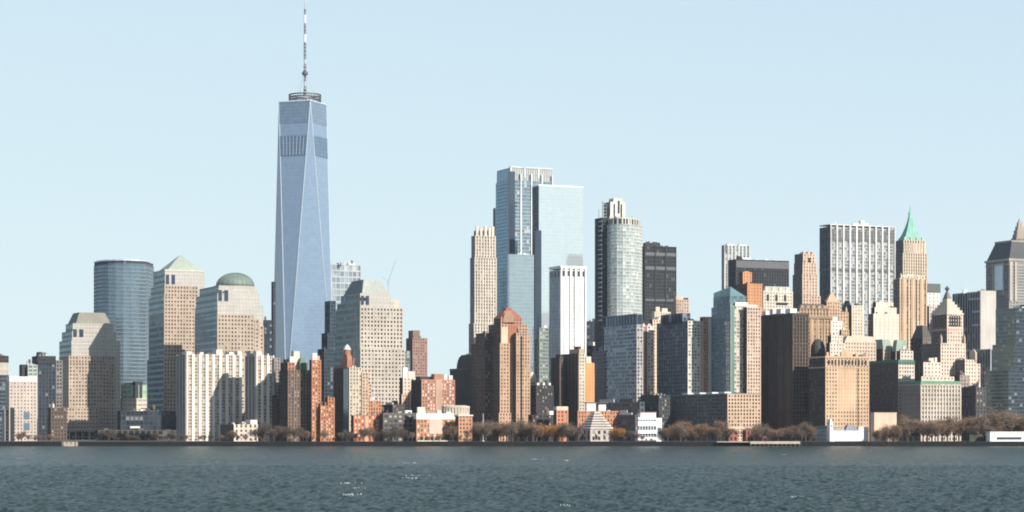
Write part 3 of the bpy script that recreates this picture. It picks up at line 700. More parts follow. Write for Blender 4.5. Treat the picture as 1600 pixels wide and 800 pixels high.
slab(t, 'arcade', sub(fp(650, 652, 738, Y-6), 0, 1, 0, .3), G0, Z(688, Y), wallm((.52, .46, .38)))
m = MB(); cxo = X(711, Y); ov = [(21*math.cos(2*math.pi*j/28)*.57*1.0, 8*math.sin(2*math.pi*j/28)) for j in range(28)]
m.rings([[(cxo+a*1.0, Y+22+b, z_) for a, b in ov] for z_ in (Z(650, Y), Z(637, Y))]); m.build('oval_pavilion', wallm((.5, .43, .34)), t)
m = MB(); m.rings([[(cxo+a*k, Y+22+b*k, z_) for a, b in ov] for k, z_ in ((1.06, Z(637, Y)), (1.06, Z(634.5, Y)), (.7, Z(633, Y)))]); m.build('oval_roof', wallm((.55, .48, .4)), t)
for j in range(2, 28):
    a, b = ov[j]
    if b < 0: m = MB(); m.rod((cxo+a*1.03, Y+22+b*1.03, Z(650, Y)), (cxo+a*1.03, Y+22+b*1.03, Z(637, Y)), .45, seg=6); m.build('column', wallm((.6, .53, .44)), t)
P, z = vol(t, 712, 717, 737, 648, St((.48, .26, .15), GDARK, 3.0, 3.5, .5, .48), s_dark, dy=-3)
cornice(t, P, z, 1.3, wallm((.62, .55, .46)), 1.0)
t = thing('flagpole', 'tall pale pole standing among bare trees left of the cream and red tower', 'pole', 755, 2034)
m = MB(); m.rod((X(755, 2034), 2034, G0), (X(755, 2034), 2034, Z(646, 2034)), .35, .22, 6); m.build('pole', WHITEM, t)
m = MB(); m.lathe(X(755, 2034), 2034, [(.9, G0), (.9, G0+.5), (.4, G0+.8)], 8); m.build('base', WHITEM, t)

Y = 2190; t = thing('stone_building', 'dark slate building with arched mansard roof in shade, left of cream and red tower', 'office building', 728, Y)
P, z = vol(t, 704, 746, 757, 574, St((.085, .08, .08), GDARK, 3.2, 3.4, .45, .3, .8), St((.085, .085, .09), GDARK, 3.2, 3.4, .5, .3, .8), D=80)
cornice(t, P, z, 1.5, wallm((.10, .10, .10)), .8)
Pm = sub(P, .1, .95, .05, .80)
m = MB(); cc = sum(Pm, Vector())/4
m.rings([at([cc+(p-cc)*k for p in Pm], z+h_) for k, h_ in ((1, 0), (.97, 4), (.9, 8), (.78, 11), (.6, 13))]); m.build('mansard_roof', wallm((.055, .055, .06)), t)
slab(t, 'roof_house', sub(P, .25, .98, .0, .2), z-.4, Z(554, Y), wallm((.55, .36, .24)))
slab(t, 'roof_house', sub(P, .3, .9, .3, .5), z-.4, Z(551, Y), wallm((.55, .48, .4)))

# cream and red residential tower with a red hipped roof
Y = 2095; t = thing('residential_tower', 'cream and red stepped tower with a red hipped roof, near the middle of the waterfront', 'apartment building', 795, Y)
sc1 = St((.45, .295, .20), GDARK, 2.8, 3.2, .55, .5); scd = St((.14, .105, .085), GDARK, 3, 3.2, .5, .45)  # scd: the shade side, darkened in the wall colour itself
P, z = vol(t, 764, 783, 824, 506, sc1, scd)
Pm_ = P
face_patch(t, 'red_recess', P, 'R', .26, .62, Z(600, Y), z-.5, wallm((.40, .155, .09)), .75, 1)
for k in range(4): face_patch(t, 'red_rib', P, 'R', .30+k*.08, .33+k*.08, Z(640, Y), z-2, wallm((.40, .20, .13)), 1.1, 1.4)
face_patch(t, 'dark_strip', P, 'R', .58, .64, Z(648, Y), z-4, GBLACK, .9, 1.1)
face_patch(t, 'cream_bay', P, 'R', .0, .25, G0, z-3, wallm((.54, .43, .32)), .62, 1.0)
P1, z1 = vol(t, 762, 781.5, 827, 536, sc1, scd, dy=-1.2)
vol(t, 757, 780, 826, 645, sc1, scd, dy=-3)
P2, z2 = vol(t, 804, 807, 827.5, 520, sc1, scd, dy=-2.5)
face_patch(t, 'window_strip', P2, 'R', .3, .42, G0, z2-3, GBLACK, .7, .9)
redr = wallm((.31, .115, .075))
P4, z4 = vol(t, 772, 783, 815, 497, St((.46, .22, .15), GDARK, 2.8, 3.0, .5, .5), scd, yb=507, dy=3)
frustum(t, 'red_roof', inset(P4, -.5), z4, Z(484, Y), .42, redr)
m = MB(); c = sum(P4, Vector())/4; cxx = X(795, Y)
m.rings([[(cxx+5.2*math.cos(a), c.y-6+dy_, z4-4+11*math.sin(a)) for a in [math.pi*q/10 for q in range(11)]] for dy_ in (-6, 4)][::-1]); m.build('arched_gable', wallm((.44, .27, .19)), t)
slab(t, 'roof_lantern', shift(P4, .28), Z(485, Y), Z(480, Y), redr)
P5, z5 = vol(t, 745, 758, 766, 520, scd, scd, dy=14, clut=2)
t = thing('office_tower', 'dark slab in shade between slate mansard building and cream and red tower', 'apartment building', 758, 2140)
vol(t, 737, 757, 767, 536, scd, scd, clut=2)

# ------------------------------------------------------------------ middle cluster of tall towers
Y = 2570; t = thing('limestone_tower', 'slender limestone tower with notched crown of white pillars, left of blue glass tower', 'skyscraper', 756, Y)
sl_ = St((.52, .46, .39), GDARK, 3.4, 3.6, .55, .35, .7); sld = St((.30, .28, .26), GDARK, 3.4, 3.6, .5, .4)  # sld: the limestone with left-side shade in its colour
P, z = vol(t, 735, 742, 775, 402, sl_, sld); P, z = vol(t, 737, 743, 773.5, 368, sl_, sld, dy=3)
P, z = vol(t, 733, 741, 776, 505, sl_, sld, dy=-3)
P, z = vol(t, 741, 745, 771, 360, St((.3, .27, .24), GDARK, 3, 4, .4, .3), sld, dy=6)
Pt = fp(739, 744, 772, Y+4); zt = Z(353, Y)
for a, h in ((.0, 1), (.22, 0), (.46, 1.5), (.70, .3), (.88, 1.2)): slab(t, 'crown_pillar', sub(Pt, a, a+.13, -.02, .2), Z(378, Y), zt+h*2-2, wallm((.60, .54, .46)))
for k in range(5): face_patch(t, 'crown_opening', P, 'R', .08+k*.19, .16+k*.19, Z(366, Y), Z(361, Y), GBLACK, 1.0, 1.2)

Y = 2780; t = thing('glass_skyscraper', 'blue glass skyscraper with white vertical fins, tallest of the middle cluster', 'skyscraper', 815, Y)
st3 = St((.34, .38, .40), glassm((.24, .33, .39), .75, .07, .06, (.42, .48, .5), .02, .25), 3.2, 4.2, .06, .20, .3, .25)
st3l = St((.16, .24, .30), glassm((.20, .34, .44), .8, .07, .04, (.35, .45, .5), .012, .15), 3, 4.2, .05, .12, .25, .2)
P, z = vol(t, 775, 797, 863, 281, st3, st3l)
piers(t, P, 'R', 4, Z(560, Y), z+8, 1.6, wallm((.66, .68, .68), .5), 1.4, 'white_fin')
P2, z2 = vol(t, 777, 797, 862, 262, St((.3, .36, .4), GPALE, 3, 9, .2, .12), st3l, yb=281, dy=2)
face_patch(t, 'screen_wall', P2, 'L', .0, 1.0, Z(300, Y), Z(266, Y), glassm((.10, .17, .24), .6, .12, 0), .7, 1)
for a in (.0, .33, .66): slab(t, 'crown_post', sub(P2, a, a+.03, -.03, .05), z2-12, z2+2, wallm((.65, .66, .66)))
slab(t, 'crown_rail', sub(P2, -.01, 1.01, -.03, .02), z2+.4, z2+1.5, wallm((.6, .62, .62)))
slab(t, 'corner_column', sub(P, -.03, .10, -.05, .06), Z(560, Y), Z(268, Y), glassm((.05, .07, .09), .5, .12, 0))
m = MB()
for a in (.1, .25, .3, .55): q = bil(P2, a, .4); m.rod((q.x, q.y, z2), (q.x, q.y, z2+4), .3, seg=4)
m.build('antenna', STEELM, t, 'stuff')
t = thing('office_tower', 'dark thin tower edging the left of the blue glass skyscraper with white fins', 'office tower', 775, 2900)
vol(t, 771, 774, 782, 325, St((.10, .13, .16), GNAVY, 3, 4, .2, .3))

Y = 2600; t = thing('glass_tower', 'plain grey-blue glass slab tower standing before the white-finned glass skyscraper', 'skyscraper', 815, Y)
vol(t, 794, 796, 834, 397, St((.42, .48, .50), glassm((.35, .425, .455), .75, .06, 0, (.4, .5, .5), .006, .05), 4, 4.2, .03, .05, .12, .1), D=40)
Y = 2680; t = thing('glass_skyscraper', 'huge pale mirror glass skyscraper almost the colour of the sky', 'skyscraper', 872, Y)
P, z = vol(t, 832, 842, 911, 290, St((.52, .58, .62), glassm((.51, .585, .61), .58, .06, 0, (.8, .8, .8), .006, .03, .05), 4, 4.2, .02, .04, .06, .05), St((.10, .13, .15), glassm((.10, .14, .17), .5, .12, .05, (.2, .2, .2)), 3, 4.2, .1, .3))
slab(t, 'roof_edge', inset(P, -.3), z, z+1.2, metalm((.65, .7, .7), .4, .4))
slab(t, 'notch_column', sub(P, -.06, .05, -.05, .2), Z(530, Y), Z(360, Y), GNAVY)
Y = 2350; t = thing('office_tower', 'bright white gridded tower with dark top windows, before the pale mirror skyscraper', 'skyscraper', 888, Y)
s7 = St((.78, .77, .75), glassm((.52, .56, .58), .45, .1, .1, (.6, .6, .58), .008, .1), 4.0, 4.0, .5, .14, .6, .2)
P, z = vol(t, 859, 876, 915, 421, s7, St((.50, .53, .54), glassm((.30, .38, .42), .6, .1, .08, (.4, .45, .45)), 4.2, 4, .36, .12, .6, .2))
piers(t, P, 'R', 5, G0, z+3, 2.6, wallm((.76, .74, .72)), 1.3)
for k in range(5): face_patch(t, 'top_window', P, 'R', .06+k*.2, .15+k*.2, Z(431, Y), Z(423, Y), GDARK, .9, 1.1)
for k in range(3): face_patch(t, 'top_window', P, 'L', .12+k*.3, .28+k*.3, Z(432, Y), Z(424, Y), GBLACK, .9, 1.1)
slab(t, 'white_parapet', inset(P, -.6), z+1, Z(415, Y), wallm((.74, .72, .7)))
Y = 2440; t = thing('office_tower', 'grey-green striped tower below the pale mirror skyscraper', 'office tower', 852, Y)
vol(t, 841, 843, 861, 512, St((.24, .27, .25), glassm((.15, .2, .19), .4, .1, .2, (.4, .42, .38)), 3.2, 3.8, .25, .45), clut=1)

t = thing('domed_building', 'cream building with small cream dome just right of the cream and red tower', 'stone building', 830, 2200)
P, z = vol(t, 822, 824, 840, 596, St(CREAM, GDARK, 3, 3.5, .6, .55))
c = sum(P, Vector())/4
m = MB(); m.lathe(X(831, 2200), c.y, [(4.8, z-1), (4.8, z+3), (4.3, z+3.3), (3.9, z+5.5), (2.6, z+7.6), (1, z+8.7), (.1, z+10)], 20); m.build('dome', wallm((.56, .48, .38)), t)
t = thing('brick_building', 'dark brown low block left of the dark brown piered tower, white roof tanks', 'apartment building', 845, 2130)
P, z = vol(t, 825, 838, 864, 602, St((.05, .045, .05), GDARK, 3, 3.3, .5, .5), s_dark, clut=3)
for a in (.1, .45, .8): slab(t, 'white_tank', sub(P, a, a+.12, .1, .3), z-.3, z+2.4, WHITEM)
t = thing('brick_building', 'low dark waterfront block behind bare trees right of the cream and red tower', 'apartment building', 850, 2075)
P, z = vol(t, 826, 832, 872, 648, St((.055, .045, .05), GDARK, 3, 3.3, .5, .5), s_dark, clut=3)

Y = 2160; t = thing('brick_tower', 'dark brown tower of tall piers with one cream lit edge', 'apartment building', 890, Y)
sbp = St((.105, .085, .07), GDARK, 2.8, 3.1, .5, .35, .8); 
P, z = vol(t, 874, 905, 913, 552, St((.60, .52, .42), GDARK, 2.6, 3.1, .55, .5), sbp, D=85)
piers(t, P, 'L', 6, G0, z-.5, 1.8, wallm((.15, .12, .10)), 1.2)
slab(t, 'bulkhead', sub(P, .0, .9, .0, .5), z-.5, Z(545, Y), wallm((.5, .36, .25)))
slab(t, 'bulkhead', sub(P, .2, .8, .1, .3), z-.5, Z(541, Y), DARKM)
P, z = vol(t, 862, 875, 879, 558, St((.12, .09, .075), GDARK, 2.8, 3.1, .5, .4), sbp, dy=14, D=50)
slab(t, 'bulkhead', sub(P, .0, .9, .0, .5), z-.5, Z(553, Y), DARKM)
t = thing('brick_tower', 'narrow bright orange blank wall tower with cream top', 'apartment building', 920, 2190)
P, z = vol(t, 911, 914, 928, 567, St((.56, .30, .135), glassm((.1, .08, .06), .2, .2, .1), 3.5, 3.3, .88, .8), s_dark)
slab(t, 'bulkhead', sub(P, .15, .7, .05, .4), z-.4, Z(557, 2190), wallm((.6, .54, .46)))
t = thing('office_tower', 'dark navy block with white roof units, right of bright white gridded tower', 'office tower', 924, 2560)
P, z = vol(t, 914, 917, 933, 502, St((.04, .045, .055), GNAVY, 3, 3.8, .2, .3), clut=1)
P, z = vol(t, 914, 918, 934, 540, St((.05, .055, .06), GNAVY, 3, 3.8, .2, .3), Y=2480)
slab(t, 'white_tank', sub(P, .2, .8, .1, .4), z-.3, z+4, WHITEM)
Y = 2250; t = thing('office_tower', 'slim grey gridded tower left of the blue glass tower with dark cap', 'apartment building', 937, Y)
P, z = vol(t, 926, 945, 949, 548, St((.20, .19, .19), GDARK, 2.8, 3.2, .5, .45), St((.20, .20, .21), GDARK, 2.8, 3.2, .5, .45), clut=1)

Y = 2190; t = thing('glass_tower', 'dark blue glass tower with a navy cap, silver floor lines', 'office tower', 970, Y)
sL = St((.40, .45, .49), glassm((.06, .10, .14), .5, .10, .25, (.34, .40, .44)), 3.2, 3.6, .10, .34, .3, .35)
P, z = vol(t, 944, 995, 1004, 507, St((.40, .38, .37), GDARK, 3, 3.6, .4, .4), sL, D=110)
P2, z2 = vol(t, 946, 995.5, 1003, 491, St((.10, .14, .19), GNAVY, 6, 14, .1, .1), St((.05, .085, .13), glassm((.05, .085, .13), .45, .12, 0), 6, 14, .06, .12), yb=508, dy=1, D=105)
slab(t, 'cap_rim', inset(P2, -.3), z2, z2+.7, metalm((.2, .24, .28), .4, .4))
t = thing('apartment_block', 'grey and white striped tower with a thin red strip, right of the blue glass tower', 'apartment building', 1012, 2230)
P, z = vol(t, 1000, 1002, 1021, 509, St((.58, .55, .52), glassm((.2, .18, .18), .3, .12, .3, (.5, .48, .46)), 3.0, 3.2, .35, .42), s_dark)
face_patch(t, 'red_strip', P, 'R', .25, .45, G0, z-.4, wallm((.26, .10, .09)), .8, 1)
t = thing('stone_tower', 'cream stone tower with a stepped top behind the dark blue gridded tower', 'office tower', 1034, 2330)
P, z = vol(t, 1016, 1020, 1050, 499, St((.58, .46, .34), GDARK, 3, 3.5, .6, .5), s_dark); P, z = vol(t, 1020, 1023, 1047, 487, St((.6, .5, .4), GDARK, 3, 3.5, .6, .5), dy=4)
slab(t, 'bulkhead', sub(P, .1, .35, .1, .5), z-.3, Z(479, 2330), wallm((.56, .47, .37))); slab(t, 'bulkhead', sub(P, .5, .85, .1, .5), z-.3, Z(481, 2330), wallm((.6, .52, .43)))

# curved residential tower under construction
def rounded_tower():
    Y = 2380; t = thing('rounded_tower', 'rounded pale glass tower with ragged cream crown, dark hoist strip up its left side', 'skyscraper', 968, Y)
    xs = [947, 950, 956, 964, 973, 983, 992, 999, 1003]; dep = [24, 12, 5, 1, 0, 3, 9, 18, 32]
    pts = [Vector((X(x, Y+d), Y+d, 0)) for x, d in zip(xs, dep)]
    P = pts+[Vector((X(1000, Y), Y+62, 0)), Vector((X(950, Y), Y+62, 0))]
    gl = glassm((.43, .48, .47), .55, .10, .12, (.58, .58, .52), .02, .25)
    st = St((.50, .52, .49), gl, 3.0, 3.5, .12, .26, .3, .45)
    prism(t, P, G0, Z(350, Y), st)
    cm = wallm((.62, .58, .50))
    prism(t, inset(P, 1.5), Z(351, Y), Z(340, Y), St((.55, .52, .45), GDARK, 4, 6, .35, .25), clut=0)
    r = random.Random(4)
    for k in range(15):
        x = r.uniform(952, 1000); h = r.uniform(334, 345)
        a = Vector((X(x, Y), Y+14+r.uniform(0, 12), 0)); m = MB(); m.box(a.x-r.uniform(1, 2.5), a.x+r.uniform(1, 3), a.y, a.y+3, Z(344, Y), Z(h, Y)); m.build('crown_post', r.choice([cm, cm, STEELM, DARKM]), t)
    Pc = fp(944, 954, 976, Y+22)
    prism(t, Pc, Z(345, Y), Z(312, Y), St((.66, .62, .55), GDARK, 7, 30, .75, .2), St((.2, .2, .2), GDARK, 5, 6, .4, .3))
    slab(t, 'crown_core', sub(Pc, .25, .9, .1, .8), Z(313, Y), Z(306, Y), cm)
    face_patch(t, 'crown_slot', Pc, 'R', .5, .62, Z(330, Y), Z(310, Y), GBLACK, .9, 1)
    # hoist: mast, ties and landings
    Ph = fp(930, 941, 949, Y+14)
    prism(t, Ph, G0, Z(338, Y), St((.06, .075, .085), GNAVY, 3, 3.5, .25, .22))
    m = MB()
    for k in range(4):
        q = bil(Ph, (k % 2)*.8+.1, (k//2)*.5+.05); m.rod((q.x, q.y, Z(340, Y)), (q.x, q.y, Z(312+6*(k % 3), Y)), .35, seg=4)
    for k in range(5):
        z = Z(338-5*k, Y); q, q2 = bil(Ph, .1, .05), bil(Ph, .9, .05); m.rod((q.x, q.y, z), (q2.x, q2.y, z+1), .3, seg=4)
    m.build('hoist_frame', metalm((.15, .16, .17), .5, .4), t, 'stuff')
    for k in range(22):
        z = Z(500-7.4*k, Y); face_patch(t, 'hoist_landing', Ph, 'L', .0, .45, z, z+1.0, wallm((.35, .37, .37)), 1.2, 1.4)
rounded_tower()
Y = 2620; t = thing('office_tower', 'black steel and glass slab tower right of the rounded pale glass tower', 'skyscraper', 1030, Y)
sb = St((.05, .054, .06), GBLACK, 3.0, 3.9, .22, .30, .5, .25)
P, z = vol(t, 1003, 1007, 1056, 384, sb, sb)
for ya, yb in ((399, 394), (421, 416), (470, 467)): face_patch(t, 'louvre_band', P, 'R', .0, 1.0, Z(ya, Y), Z(yb, Y), LOUVM, .8, 1)
piers(t, P, 'R', 3, G0, z, 1.6, wallm((.035, .037, .04)), 1.0)
slab(t, 'mechanical_floor', sub(P, .03, .5, .02, .9), z-.5, Z(379, Y), DARKM)
m = MB(); r_ = random.Random(9)
for k in range(8): q = bil(P, r_.uniform(.05, .48), .1); m.box(q.x, q.x+2.4, q.y, q.y+2, Z(379.5, Y), Z(379.5, Y)+r_.uniform(.8, 2.2))
m.build('roof_unit', LOUVM, t, 'stuff')
t = thing('stone_tower', 'small pink stone block peeking out right of the black slab tower', 'office tower', 1065, 2500)
P, z = vol(t, 1054, 1057, 1076, 468, St((.46, .35, .29), GDARK, 3, 3.5, .6, .5)); slab(t, 'bulkhead', sub(P, .0, .6, .1, .6), z-.3, Z(462, 2500), wallm((.5, .4, .33)))
slab(t, 'bulkhead', sub(P, .65, .98, .05, .6), z-.3, Z(465, 2500), DARKM)

Y = 2170; t = thing('glass_tower', 'dark blue gridded tower with navy cap and cream balconied right side', 'apartment building', 1065, Y)
sg = St((.20, .24, .27), glassm((.035, .06, .085), .4, .10, .1, (.2, .24, .26)), 3.4, 3.5, .22, .14, .5, .25)
scb = St((.62, .58, .50), glassm((.14, .15, .14), .3, .1, .35, (.5, .5, .44)), 3.0, 3.1, .3, .42)
P, z = vol(t, 1027, 1075, 1098, 501, scb, sg, D=120)
face_patch(t, 'pink_edge', P, 'R', .86, 1.0, G0, z, wallm((.5, .32, .22)), .7, 1)
P2, z2 = vol(t, 1033, 1067, 1078, 489, sg, St((.04, .06, .09), GNAVY, 8, 12, .1, .1), yb=502, dy=3, D=100)
t = thing('apartment_block', 'orange and white striped tower beside the dark blue gridded tower', 'apartment building', 1105, 2180)
P, z = vol(t, 1096, 1099, 1112, 497, St((.48, .27, .17), GDARK, 3, 3.1, .6, .5), s_dark)
face_patch(t, 'white_bay', P, 'R', .55, 1.0, G0, z-.3, wallm((.62, .58, .52)), .8, 1); slab(t, 'parapet', inset(P, -.3), z, z+1.3, wallm((.5, .26, .16)))

Y = 2140; t = thing('glass_tower', 'blue glass tower with slanted top and cream and pink gridded right side', 'apartment building', 1150, Y)
sbl = St((.18, .24, .28), glassm((.22, .29, .33), .65, .08, .06, (.3, .36, .4), .012, .2), 3, 3.5, .05, .16, .25, .25)
scg = St((.58, .50, .42), glassm((.22, .25, .23), .35, .1, .35, (.55, .5, .44)), 3.2, 3.3, .26, .34)
P, z = vol(t, 1112, 1142, 1168, 478, scg, sbl, D=100)
face_patch(t, 'glass_corner', P, 'R', .0, .20, G0, z-.2, glassm((.13, .21, .18), .5, .1, .15, (.4, .5, .45)), .62, .9)
P2 = fp(1115, 1141, 1165, Y+1.5, D=95); z0 = z-.3
prism(t, P2, z0, Z(462, Y), St((.16, .22, .24), GTEAL, 3, 3.5, .08, .2), sbl)
zz = Z(462, Y); hs = [Z(447.5, Y), Z(462.5, Y)+.1, Z(462.5, Y)+.1, Z(455, Y)]
m = MB(); m.rings([at(P2, zz-.2), [(p.x, p.y, h) for p, h in zip(P2, hs)]]); m.build('slanted_top', glassm((.17, .26, .29), .65, .1, 0), t)
P3, z3 = vol(t, 1164, 1167.5, 1188, 480, St((.56, .43, .34), GDARK, 3.0, 3.3, .52, .45), s_dark, dy=-2)
slab(t, 'white_parapet', sub(P, .25, 1.0, -.02, .1), z-.1, Z(472, Y), wallm((.72, .68, .62)))
slab(t, 'white_parapet', sub(P3, -.1, .8, -.02, .1), z3-.1, Z(476, Y), wallm((.66, .6, .54)))
Y = 2090; t = thing('office_block', 'grey brick podium block with rows of windows and peach lit right end', 'office building', 1100, Y)
P, z = vol(t, 1042, 1137, 1188, 616, St((.52, .37, .26), GDARK, 3.2, 3.3, .45, .42), St((.15, .145, .14), GDARK, 3.2, 3.3, .42, .45), D=150)
slab(t, 'parapet', inset(P, -.3), z, z+.9, wallm((.22, .24, .26)))
cornice(t, P, Z(668, Y), 1, wallm((.6, .55, .5)), .5)
for k in range(4): slab(t, 'roof_unit', sub(P, .1, .3, .1+.2*k, .2+.2*k), z, z+2.5, STEELM)
t = thing('office_block', 'dark grey low block behind the white glass pavilion, ribbed side', 'office building', 1020, 2160)
P, z = vol(t, 995, 1030, 1046, 617, St((.07, .07, .075), GDARK, 3, 3.6, .4, .4), St((.075, .08, .085), GDARK, 4, 3.6, .4, .3), D=90, clut=2)
P, z = vol(t, 926, 1000, 1006, 628, St((.10, .11, .12), GDARK, 5, 5, .3, .4), St((.14, .155, .17), GDARK, 5, 5, .3, .6), D=150, dy=-10, clut=2)

# ------------------------------------------------------------------ right cluster: towers at the back
Y = 2950; t = thing('office_tower', 'pale grey tower of thin vertical stripes behind the wide black slab', 'office tower', 1150, Y)
P, z = vol(t, 1128, 1132, 1171, 383, St((.46, .47, .46), glassm((.16, .2, .22), .4, .12, .1), 5.0, 3.9, .5, .12, .8, .2), St((.3, .31, .31), GDARK, 4, 4, .5, .1))
face_patch(t, 'dark_crown', P, 'R', .0, .12, z-9, z+.2, LOUVM, .9, 1.1)
m = MB(); q = bil(P, .45, .3); m.rod((q.x, q.y, z), (q.x, q.y, z+5), .3, .1, 5); m.build('antenna', STEELM, t)
for a in (.1, .6): slab(t, 'bulkhead', sub(P, a, a+.3, .1, .7), z-.4, z+1.6, STEELM)
Y = 2700; t = thing('office_tower', 'wide black slab tower with flat top, left of the peach stone tower', 'office tower', 1188, Y)
P, z = vol(t, 1138, 1150, 1232, 405, St((.05, .053, .058), GBLACK, 3.4, 3.9, .35, .18, .5, .3), sb)
face_patch(t, 'dark_crown', P, 'R', 0, 1, Z(418, Y), Z(407, Y), LOUVM, .8, 1)
slab(t, 'roof_unit', sub(P, .05, .12, .1, .3), z-.3, z+4, DARKM); slab(t, 'roof_unit', sub(P, .14, .3, .1, .3), z-.3, z+2.4, STEELM)
Y = 2350; t = thing('brick_tower', 'narrow orange brick tower stepping up behind the slanted blue glass tower', 'apartment building', 1170, Y)
so_ = St((.50, .25, .13), GDARK, 3.2, 3.3, .72, .66); sod = St((.10, .065, .055), GDARK, 3, 3.3, .6, .6)  # sod: the orange brick darkened for its shaded left side
P, z = vol(t, 1149, 1168, 1190, 443, so_, sod, D=70); P2, z2 = vol(t, 1155, 1161, 1174, 425, so_, sod, dy=9, D=30)
slab(t, 'bulkhead', sub(P2, .2, .8, .1, .6), z2-.3, Z(422.5, Y), wallm((.42, .22, .13)))
P3, z3 = vol(t, 1166, 1189, 1194, 482, so_, sod, dy=-3, D=60)
Y = 2450; t = thing('stone_building', 'cream stone block with dormered roof and dark openings, before the wide black slab', 'office building', 1214, Y)
scs = St((.58, .52, .44), GDARK, 3.4, 3.6, .62, .55)
P, z = vol(t, 1188, 1193, 1238, 455, scs); cornice(t, P, z, 1.2, wallm((.6, .55, .47)), .6)
Pm = inset(P, .6); frustum(t, 'mansard_roof', Pm, z, Z(447, Y), .86, wallm((.40, .40, .38)))
for k in range(4): slab(t, 'dormer', sub(P, .06+k*.24, .16+k*.24, .0, .2), z, Z(448.5, Y), wallm((.58, .53, .46)))
face_patch(t, 'loggia', P, 'R', .42, .82, Z(476, Y), Z(472, Y), GBLACK, .8, 1)
for k in range(3): face_patch(t, 'tall_window', P, 'R', .1+k*.3, .18+k*.3, Z(470, Y), Z(460, Y), GBLACK, .75, 1)

Y = 2650; t = thing('stone_tower', 'peach stone tower with notched top and dark left side, standing free in the sky', 'skyscraper', 1258, Y)
sp1 = St((.52, .39, .30), GDARK, 3.6, 3.7, .6, .45, .6); sp1d = St((.16, .15, .15), GDARK, 3.4, 3.7, .55, .45)  # sp1d: peach stone with the left side's shade in its colour
P, z = vol(t, 1239, 1254, 1277, 428, sp1, sp1d, D=45)
P, z = vol(t, 1241, 1254.5, 1275, 410, sp1, sp1d, dy=3, D=40); P, z = vol(t, 1242, 1255, 1273, 396, sp1, sp1d, dy=6, D=36)
for a in (.0, .38, .78): slab(t, 'crown_pier', sub(P, a, a+.2, -.02, .25), z-1, z+2, wallm((.5, .38, .3)))
face_patch(t, 'crown_arch', P, 'R', .42, .6, Z(412, Y), Z(402, Y), GBLACK, .9, 1.1)
P, z = vol(t, 1240, 1254, 1281, 462, sp1, sp1d, dy=-3, D=48)

Y = 2720; t = thing('striped_tower', 'broad tower of white vertical piers and dark windows, widest in the right half', 'skyscraper', 1340, Y)
s50 = St((.36, .37, .37), glassm((.17, .19, .20), .35, .12, .3, (.42, .42, .40)), 2.6, 3.9, .16, .36, .25, .3)
s50l = St((.10, .115, .13), GNAVY, 2.6, 3.9, .25, .3)
P, z = vol(t, 1281, 1297, 1398, 354, s50, s50l)
piers(t, P, 'R', 10, G0, z+3, 2.1, wallm((.62, .61, .59)), 1.5)
for k in range(10): face_patch(t, 'louvre_panel', P, 'R', k/10+.03, k/10+.07+.0, Z(371, Y), Z(357, Y), LOUVM, .6, .8)
for ya, yb in ((375, 371), (422, 419)): face_patch(t, 'louvre_band', P, 'R', 0, 1, Z(ya, Y), Z(yb, Y), LOUVM, .9, 1.1)
face_patch(t, 'louvre_band', P, 'L', 0, 1, Z(422, Y), Z(419, Y), LOUVM, .9, 1.1)
slab(t, 'white_parapet', inset(P, -.8), z+2, Z(350, Y), wallm((.68, .67, .65)))
m = MB()
for a, h in ((.14, 10), (.145, 6), (.42, 3), (.52, 4), (.8, 2)): q = bil(P, a, .4); m.rod((q.x, q.y, z), (q.x, q.y, z+h+2), .45, .2, 5)
m.build('antenna', STEELM, t, 'stuff')
for a, b_, h in ((.52, .58, 7), (.56, .64, 4), (.4, .5, 3)): slab(t, 'roof_unit', sub(P, a, b_, .3, .5), z, z+h+2.5, WHITEM)

Y = 2800; t = thing('spired_tower', 'cream stone tower under a bright green copper pyramid spire', 'skyscraper', 1424, Y)
sw1 = St((.52, .44, .34), GDARK, 3.6, 3.8, .58, .32, .7); sw1d = St((.20, .18, .17), GDARK, 3.6, 3.8, .5, .4)  # sw1d: cream stone, shade of the left side painted in
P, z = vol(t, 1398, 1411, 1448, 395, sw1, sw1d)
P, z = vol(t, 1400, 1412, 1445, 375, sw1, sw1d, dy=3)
cop = wallm((.17, .37, .30), .6, .22, .25)
Pr = fp(1401, 1412, 1444, Y+4); c = sum(Pr, Vector())/4
m = MB(); m.rings([at([c+(p-c)*k for p in Pr], Z(y_, Y)) for k, y_ in ((1.0, 376), (.66, 366), (.40, 354), (.22, 343), (.13, 334))]); m.build('copper_pyramid', cop, t)
m = MB(); m.rings([at([c+(p-c)*k for p in Pr], Z(y_, Y)) for k, y_ in ((.15, 334.2), (.15, 330), (.08, 329.5), (.03, 322))]); m.build('copper_lantern', cop, t)
m = MB(); m.rod((c.x, c.y, Z(323, Y)), (c.x, c.y, Z(317, Y)), .35, .1, 5); m.build('finial', cop, t)
for a in (.0, .3, .6, .86): face_patch(t, 'copper_dormer', Pr, 'R', a+.03, a+.11, Z(377, Y), Z(370, Y), wallm((.5, .43, .33)), .2, 3)
for k in range(8): face_patch(t, 'stone_rib', P, 'R', k/7.5, k/7.5+.045, Z(398, Y), Z(379, Y), wallm((.55, .47, .37)), 1.1, 1.3)
Y = 2520; t = thing('stone_tower', 'cream and orange ribbed stone tower before the green spired tower', 'skyscraper', 1425, Y)
P, z = vol(t, 1396, 1406, 1447, 436, St((.50, .33, .20), GDARK, 3.6, 3.8, .55, .2, .8, .3), sw1d)
piers(t, P, 'R', 6, G0, z+.3, 2.0, wallm((.54, .44, .33)), 1.1)
P2, z2 = vol(t, 1402, 1408, 1444, 430, St((.56, .48, .38), GDARK, 4, 4, .6, .5), sw1d, dy=5)
cornice(t, sub(P, 0, .5, 0, .6), z+1.2, 1.4, wallm((.3, .27, .24)), .8)

